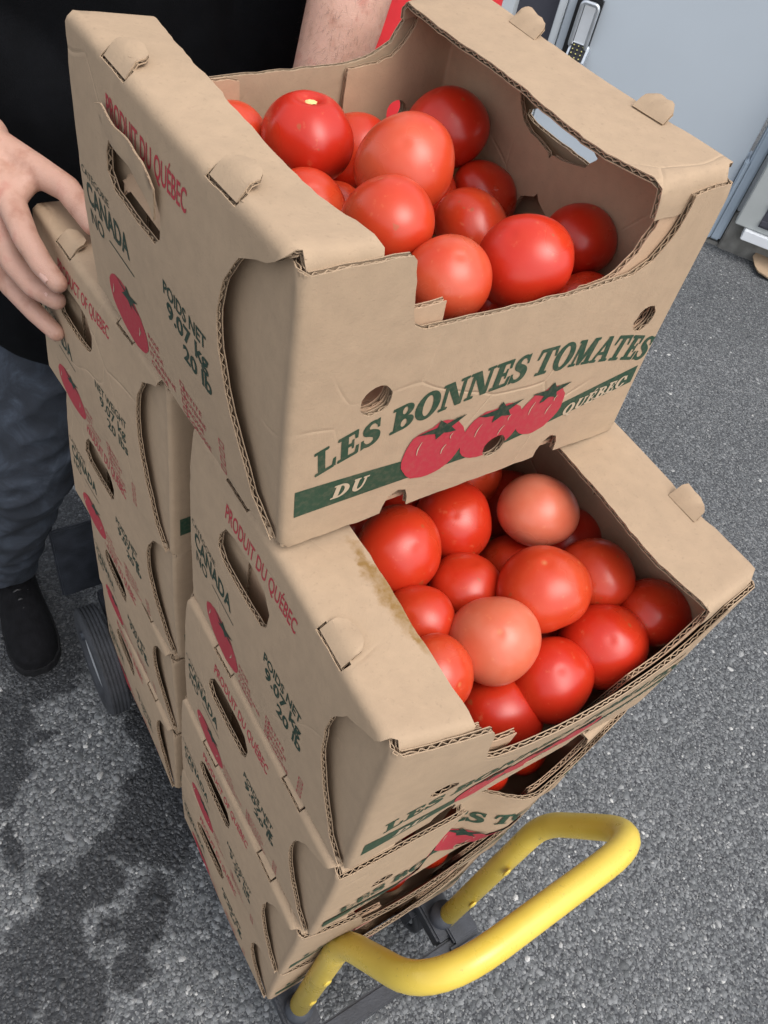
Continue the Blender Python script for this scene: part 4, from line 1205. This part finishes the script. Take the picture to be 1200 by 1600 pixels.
def blob(name, caps, voxel, smooth, mat, parent=None, fold=None, extra=None):
    mb = MB()
    for a, b, ra, rb in caps: capsule(mb, a, b, ra, rb)
    if extra: extra(mb)
    o = mb.build(name, mat, None)
    m = o.modifiers.new('remesh', 'REMESH'); m.mode = 'VOXEL'; m.voxel_size = voxel; m.use_smooth_shade = True
    s = o.modifiers.new('smooth', 'SMOOTH'); s.iterations = smooth; s.factor = .5
    dg = bpy.context.evaluated_depsgraph_get(); dg.update()
    me = bpy.data.meshes.new_from_object(o.evaluated_get(dg))
    old = o.data; o.modifiers.clear(); o.data = me; bpy.data.meshes.remove(old)
    me.name = name
    if not me.materials: me.materials.append(mat)
    n = len(me.vertices); co = np.empty(n * 3); me.vertices.foreach_get('co', co); co = co.reshape(-1, 3)
    if fold is not None:
        no = np.empty(n * 3); me.vertices.foreach_get('normal', no); no = no.reshape(-1, 3)
        co = co + no * fold(co)[:, None]
        me.vertices.foreach_set('co', co.ravel())
    me.polygons.foreach_set('use_smooth', [True] * len(me.polygons))
    me.update()
    if parent is not None: o.parent = parent
    return o
def chain(pts, rad): return [(pts[i], pts[i + 1], rad[i], rad[i + 1]) for i in range(len(pts) - 1)]
wrist = (-.046, .752, .986)
CAPS = []
CAPS += chain([(-.048, .676, .964), (-.0475, .624, .946), (-.0415, .600, .931), (-.0340, .580, .922)], [.0150, .0128, .0116, .0100])      # index
CAPS += chain([(-.061, .680, .930), (-.0590, .652, .903), (-.0490, .622, .892), (-.0350, .594, .892)], [.0150, .0130, .0117, .0098])      # middle
CAPS += chain([(-.071, .696, .892), (-.0630, .678, .859), (-.0500, .636, .850), (-.0370, .612, .838)], [.0140, .0122, .0108, .0094])      # ring
CAPS += chain([(-.080, .728, .885), (-.0850, .732, .862), (-.0760, .720, .846), (-.0620, .712, .848)], [.0120, .0105, .0092, .0080])      # little, curled underneath
CAPS += chain([(-.038, .730, .982), (-.0150, .690, .979), (.0040, .652, .977), (.0110, .598, .9675)], [.0190, .0160, .0135, .0105])      # thumb
for mcp, r_ in (((-.048, .676, .964), .0150), ((-.061, .680, .930), .0160), ((-.071, .696, .892), .0150), ((-.080, .728, .885), .0130)):
    CAPS.append((wrist, mcp, .0230, r_))
CAPS.append(((-.047, .688, .968), (-.022, .694, .975), .0130, .0130))
CAPS.append(((-.060, .715, .950), (-.045, .710, .965), .018, .018))
CAPS.append(((-.045, .700, .962), (-.030, .715, .975), .017, .018))
CAPS.append(((-.040, .680, .968), (-.014, .684, .976), .0125, .0125))
CAPS.append(((-.050, .668, .960), (-.030, .680, .970), .0130, .0120))
CAPS += chain([wrist, (-.07, .80, 1.0), (-.14, .93, 1.06)], [.0215, .0270, .0380])
CAPS += chain([(-.14, .93, 1.06), (-.05, .95, 1.30)], [.040, .050])
CAPS += chain([(.235, .585, 1.045), (.275, .612, 1.14), (.355, .675, 1.31)], [.030, .0385, .043])                                                             # left forearm
CAPS += chain([(.235, .585, 1.045), (.215, .560, 1.00), (.205, .552, .955)], [.026, .024, .016])
for i in range(4):
    q = (.170 + i * .021, .548, .935)
    CAPS += chain([(.195 + i * .011, .560, .985), q, (q[0] - .006, .533, .915), (q[0] - .010, .527, .895)], [.012, .010, .009, .0075])
CAPS += chain([(.225, .570, 1.0), (.260, .545, .975), (.265, .530, .945)], [.013, .011, .008])
CAPS += chain([(.355, .675, 1.31), (.37, .93, 1.33)], [.044, .052])
CAPS += chain([(.16, .98, .74), (.16, .95, .95), (.16, .96, 1.20), (.16, .96, 1.33)], [.14, .12, .15, .09])
CAPS += chain([(-.05, .95, 1.30), (.16, .96, 1.34), (.37, .93, 1.33)], [.055, .07, .055])
CAPS += chain([(.16, .955, 1.36), (.16, .93, 1.46)], [.05, .048])
CAPS += chain([(.16, .92, 1.52), (.16, .90, 1.60)], [.082, .085])
CAPS += chain([(.16, .828, 1.545), (.16, .815, 1.525)], [.012, .014])
JOINTS = [((-.0475, .624, .946), (-.048, .676, .964), (-.0415, .600, .931), .0135), ((-.0415, .600, .931), (-.0475, .624, .946), (-.034, .580, .922), .012),
          ((-.0590, .652, .903), (-.061, .680, .930), (-.049, .622, .892), .0135), ((-.0490, .622, .892), (-.059, .652, .903), (-.035, .594, .892), .012),
          ((-.0630, .678, .859), (-.071, .696, .892), (-.050, .636, .850), .013), ((-.0500, .636, .850), (-.063, .678, .859), (-.037, .612, .838), .011),
          ((.0040, .652, .977), (-.015, .690, .979), (.011, .598, .9675), .0145)]
def knuckles(co):
    d = np.zeros(len(co))
    for j, a, b, rad in JOINTS:
        j = np.array(j); ax = np.array(b) - np.array(a); ax /= np.linalg.norm(ax)
        v = co - j; s_ = v @ ax; near = np.linalg.norm(v - np.outer(s_, ax), axis=1) < rad * 1.25
        dors = np.clip((v - np.outer(s_, ax)) @ np.array((-.75, -.2, .62)) / rad, 0, 1)
        for off, am in ((-.0042, .6), (-.0016, 1.), (.0010, .9), (.0038, .5)):
            wob = off + .0005 * np.sin(v[:, 1] * 900 + v[:, 2] * 700)
            d -= near * dors * am * .00055 * np.exp(-((s_ - wob) / .0009) ** 2)
        d += near * dors * .0006 * np.exp(-(s_ / .005) ** 2)
    return d
body = blob('person', CAPS, .0024, 5, M_skin, fold=knuckles)
tag(body, 'person in black T-shirt and grey jeans gripping the rear stack', 'person')
def nail(P, d, n_, s=1.0):
    d = Vector(d).normalized(); n_ = Vector(n_); n_ = (n_ - d * n_.dot(d)).normalized(); s_ = d.cross(n_)
    V = []; F = []
    for i in range(7):
        for j in range(6):
            a = (i / 6 - .5) * 1.9; v = j / 5
            wv = .0046 * s * (1 - .25 * max(0, v - .7) / .3)
            V.append(Vector(P) + s_ * math.sin(a) * wv + n_ * (math.cos(a) - 1) * .004 * s + d * (v - .5) * .0092 * s)
    F = [[i * 6 + j, (i + 1) * 6 + j, (i + 1) * 6 + j + 1, i * 6 + j + 1] for i in range(6) for j in range(5)]
    o = link('fingernail', mesh('fingernail', V, F, True), M_nail, body)
nail((-.0465, .5830, .9285), (.0075, -.020, -.009), (-.8, -.35, .40), 1.1)
nail((-.0455, .5985, .8985), (.013, -.028, .001), (-.80, -.3, .50), 1.0)
nail((-.0475, .6170, .8450), (.012, -.022, -.010), (-.85, -.35, .35), 1.0)
def folds(sc, amp, seed):
    g = np.random.default_rng(seed); K = g.normal(0, 1, (14, 3)) * np.array(sc); ph = g.random(14) * 6.28; A = 1 / (1 + np.arange(14) * .15)
    def f(co):
        s = np.zeros(len(co))
        for k_, p_, a_ in zip(K, ph, A): s += a_ * np.sin(co @ k_ + p_)
        s = 1 - np.abs(s / 2.2) ** .8
        return amp * s
    return f
shirt = blob('t_shirt', chain([(.16, .99, .62), (.16, .97, .80), (.16, .955, .98), (.16, .965, 1.22), (.16, .965, 1.33)], [.185, .175, .165, .180, .105]) + chain([(-.05, .95, 1.30), (.16, .96, 1.345), (.37, .93, 1.33)], [.075, .085, .075])
             + chain([(-.05, .95, 1.30), (-.105, .94, 1.16)], [.075, .066]) + chain([(.37, .93, 1.33), (.358, .79, 1.315)], [.075, .068])
             + [((.05, .98, .66), (.06, .93, .95), .14, .13), ((.27, .98, .66), (.26, .93, .95), .14, .13), ((.27, .93, .95), (.345, .86, 1.12), .12, .085)], .008, 6, M_shirt, body, folds(26, .007, 1))
tr = blob('jeans', chain([(.14, 1.0, .70), (.14, 1.0, .58)], [.175, .175]) + chain([(.075, .99, .60), (-.068, .935, .30), (-.118, .975, .12), (-.138, 1.02, -.02)], [.110, .078, .068, .068])
          + chain([(.23, 1.0, .60), (.28, .99, .28), (.30, 1.06, -.05)], [.115, .088, .07]), .006, 5, M_denim, body, folds((22, 22, 52), .0100, 2))
# a folded back pocket flap / turned pocket edge at the hip
def shoe(x_, y_, dirx):
    # low black shoe, toe towards -y
    secs = []
    for t_, wl, wr_, h_, zb in ((0, .012, .012, .030, 0), (.04, .036, .034, .060, 0), (.12, .042, .040, .075, 0), (.20, .044, .042, .085, .0), (.30, .043, .042, .090, 0), (.45, .043, .045, .080, 0), (.62, .047, .050, .066, 0), (.78, .048, .051, .056, 0), (.90, .041, .044, .047, 0), (.97, .028, .030, .036, 0), (1.0, .010, .012, .024, 0)):
        secs.append((t_, wl, wr_, h_))
    n = 18; V = []
    Ln = .285
    for t_, wl, wr_, h_ in secs:
        for k in range(n):
            a = 2 * math.pi * k / n
            cx, cz = math.cos(a), math.sin(a)
            V.append((x_ + (wr_ if cx > 0 else wl) * np.sign(cx) * abs(cx) ** .7 + dirx * t_ * .05, y_ - t_ * Ln, GZ + .022 + (h_ * max(cz, 0) ** .8 if cz > 0 else -.018 * min(1, -cz * 2.5))))
    F = [[i * n + k, i * n + (k + 1) % n, (i + 1) * n + (k + 1) % n, (i + 1) * n + k] for i in range(len(secs) - 1) for k in range(n)]
    F += [list(range(n))[::-1], [(len(secs) - 1) * n + k for k in range(n)]]
    o = MB().add(V, F).build('shoe', M_shoe, body, True)
    V2 = []
    for t_, wl, wr_, h_ in secs:
        for sx, z in ((-1, .0), (-1, .022), (1, .022), (1, 0.)):
            V2.append((x_ + sx * ((wr_ if sx > 0 else wl) + .003) + dirx * t_ * .05, y_ + .004 - t_ * (Ln + .007), GZ + z))
    F2 = [[i * 4 + k, i * 4 + (k + 1) % 4, (i + 1) * 4 + (k + 1) % 4, (i + 1) * 4 + k] for i in range(len(secs) - 1) for k in range(4)] + [[3, 2, 1, 0], [len(V2) - 4 + k for k in range(4)]]
    MB().add(V2, F2).build('sole', M_sole, o)
    lc = MB()
    for i in range(5):
        yy = y_ - Ln * (.34 + .07 * i); zz = GZ + .022 + .088 - .007 * i
        lc.tube([(x_ - .020 + dirx * .02, yy, zz - .004), (x_ + dirx * .02, yy + .004, zz + .004), (x_ + .020 + dirx * .02, yy, zz - .004)], .0028, 6)
    lc.build('shoelace', M_black, o, True)
shoe(-.128, 1.085, -.3)
shoe(.31, 1.12, .2)
# hair on the head (above the picture) and fine hair on the forearm that shows
blob('hair', chain([(.16, .945, 1.60), (.16, .925, 1.635)], [.092, .082]), .008, 3, M_hair, body)
def arm_hair():
    g = np.random.default_rng(5)
    me = body.data
    V = []; F = []
    n = len(me.vertices); co = np.empty(n * 3); me.vertices.foreach_get('co', co); co = co.reshape(-1, 3)
    no = np.empty(n * 3); me.vertices.foreach_get('normal', no); no = no.reshape(-1, 3)
    segs = [(np.array((.255, .600, 1.09)), np.array((.34, .66, 1.28)), .05, 1900), (np.array((-.075, .81, 1.005)), np.array((-.14, .93, 1.06)), .05, 200)]
    for a, b, rad, cnt in segs:
        d = (b - a); ln = np.linalg.norm(d); d = d / ln
        t_ = (co - a) @ d
        dist = np.linalg.norm(co - a - np.outer(t_, d), axis=1)
        idx = np.where((t_ > 0) & (t_ < ln) & (dist < rad))[0]
        for i in g.choice(idx, min(cnt, len(idx)), replace=False):
            p, n_ = co[i], no[i]
            dr_ = -d * .8 + n_ * .38 + g.normal(0, .28, 3); dr_ /= np.linalg.norm(dr_)
            l_ = g.uniform(.004, .011)
            sd = np.cross(dr_, n_); sd /= max(np.linalg.norm(sd), 1e-6); sd *= .00007
            s = len(V)
            mid_ = p + dr_ * l_ * .5 + n_ * .0006
            V += [p - sd, p + sd, mid_ + sd * .8, mid_ - sd * .8, p + dr_ * l_]
            F += [[s, s + 1, s + 2, s + 3], [s + 3, s + 2, s + 4]]
    o = link('arm_hair', mesh('arm_hair', V, F), M_hair, body)
    o['kind'] = 'stuff'
arm_hair()
# ------------------------------------------------------------------ red bag hanging behind the top box
def bag():
    r0 = empty('cloth_bag', (.425, .70, .86))
    tag(r0, 'red cloth bag hanging behind the top box beside the forearm', 'bag')
    V = []; F = []
    nx, nz = 16, 14
    for s in (0, 1):
        for i in range(nx):
            for j in range(nz):
                u, v = i / (nx - 1), j / (nz - 1)
                th = (.045 * math.sin(math.pi * u) ** .6 * (1 - .75 * v) + .003) * (1 if s else -1)
                V.append((-.12 + .24 * u + .004 * math.sin(9 * v), th + .006 * math.sin(u * 9 + v * 5), v * .40))
    def q(s, i, j): return s * nx * nz + i * nz + j
    for s in (0, 1):
        F += [[q(s, i, j), q(s, i + 1, j), q(s, i + 1, j + 1), q(s, i, j + 1)] for i in range(nx - 1) for j in range(nz - 1)]
    for j in range(nz - 1):
        for i in (0, nx - 1): F.append([q(0, i, j), q(1, i, j), q(1, i, j + 1), q(0, i, j + 1)])
    for i in range(nx - 1): F.append([q(0, i, 0), q(1, i, 0), q(1, i + 1, 0), q(0, i + 1, 0)])
    MB().add(V, F).build('pouch', M_red_cloth, r0, True)
    for y_ in (-.012, .012):
        pts = round_pts([(-.07, y_, .385), (-.06, y_, .52), (-.01, y_ * 1.2, .545), (.05, y_, .50), (.06, y_, .385)], .05)
        V2, F2 = sweep(pts, .006, 8); MB().add(V2, F2).build('strap', M_red_cloth, r0, True)
bag()
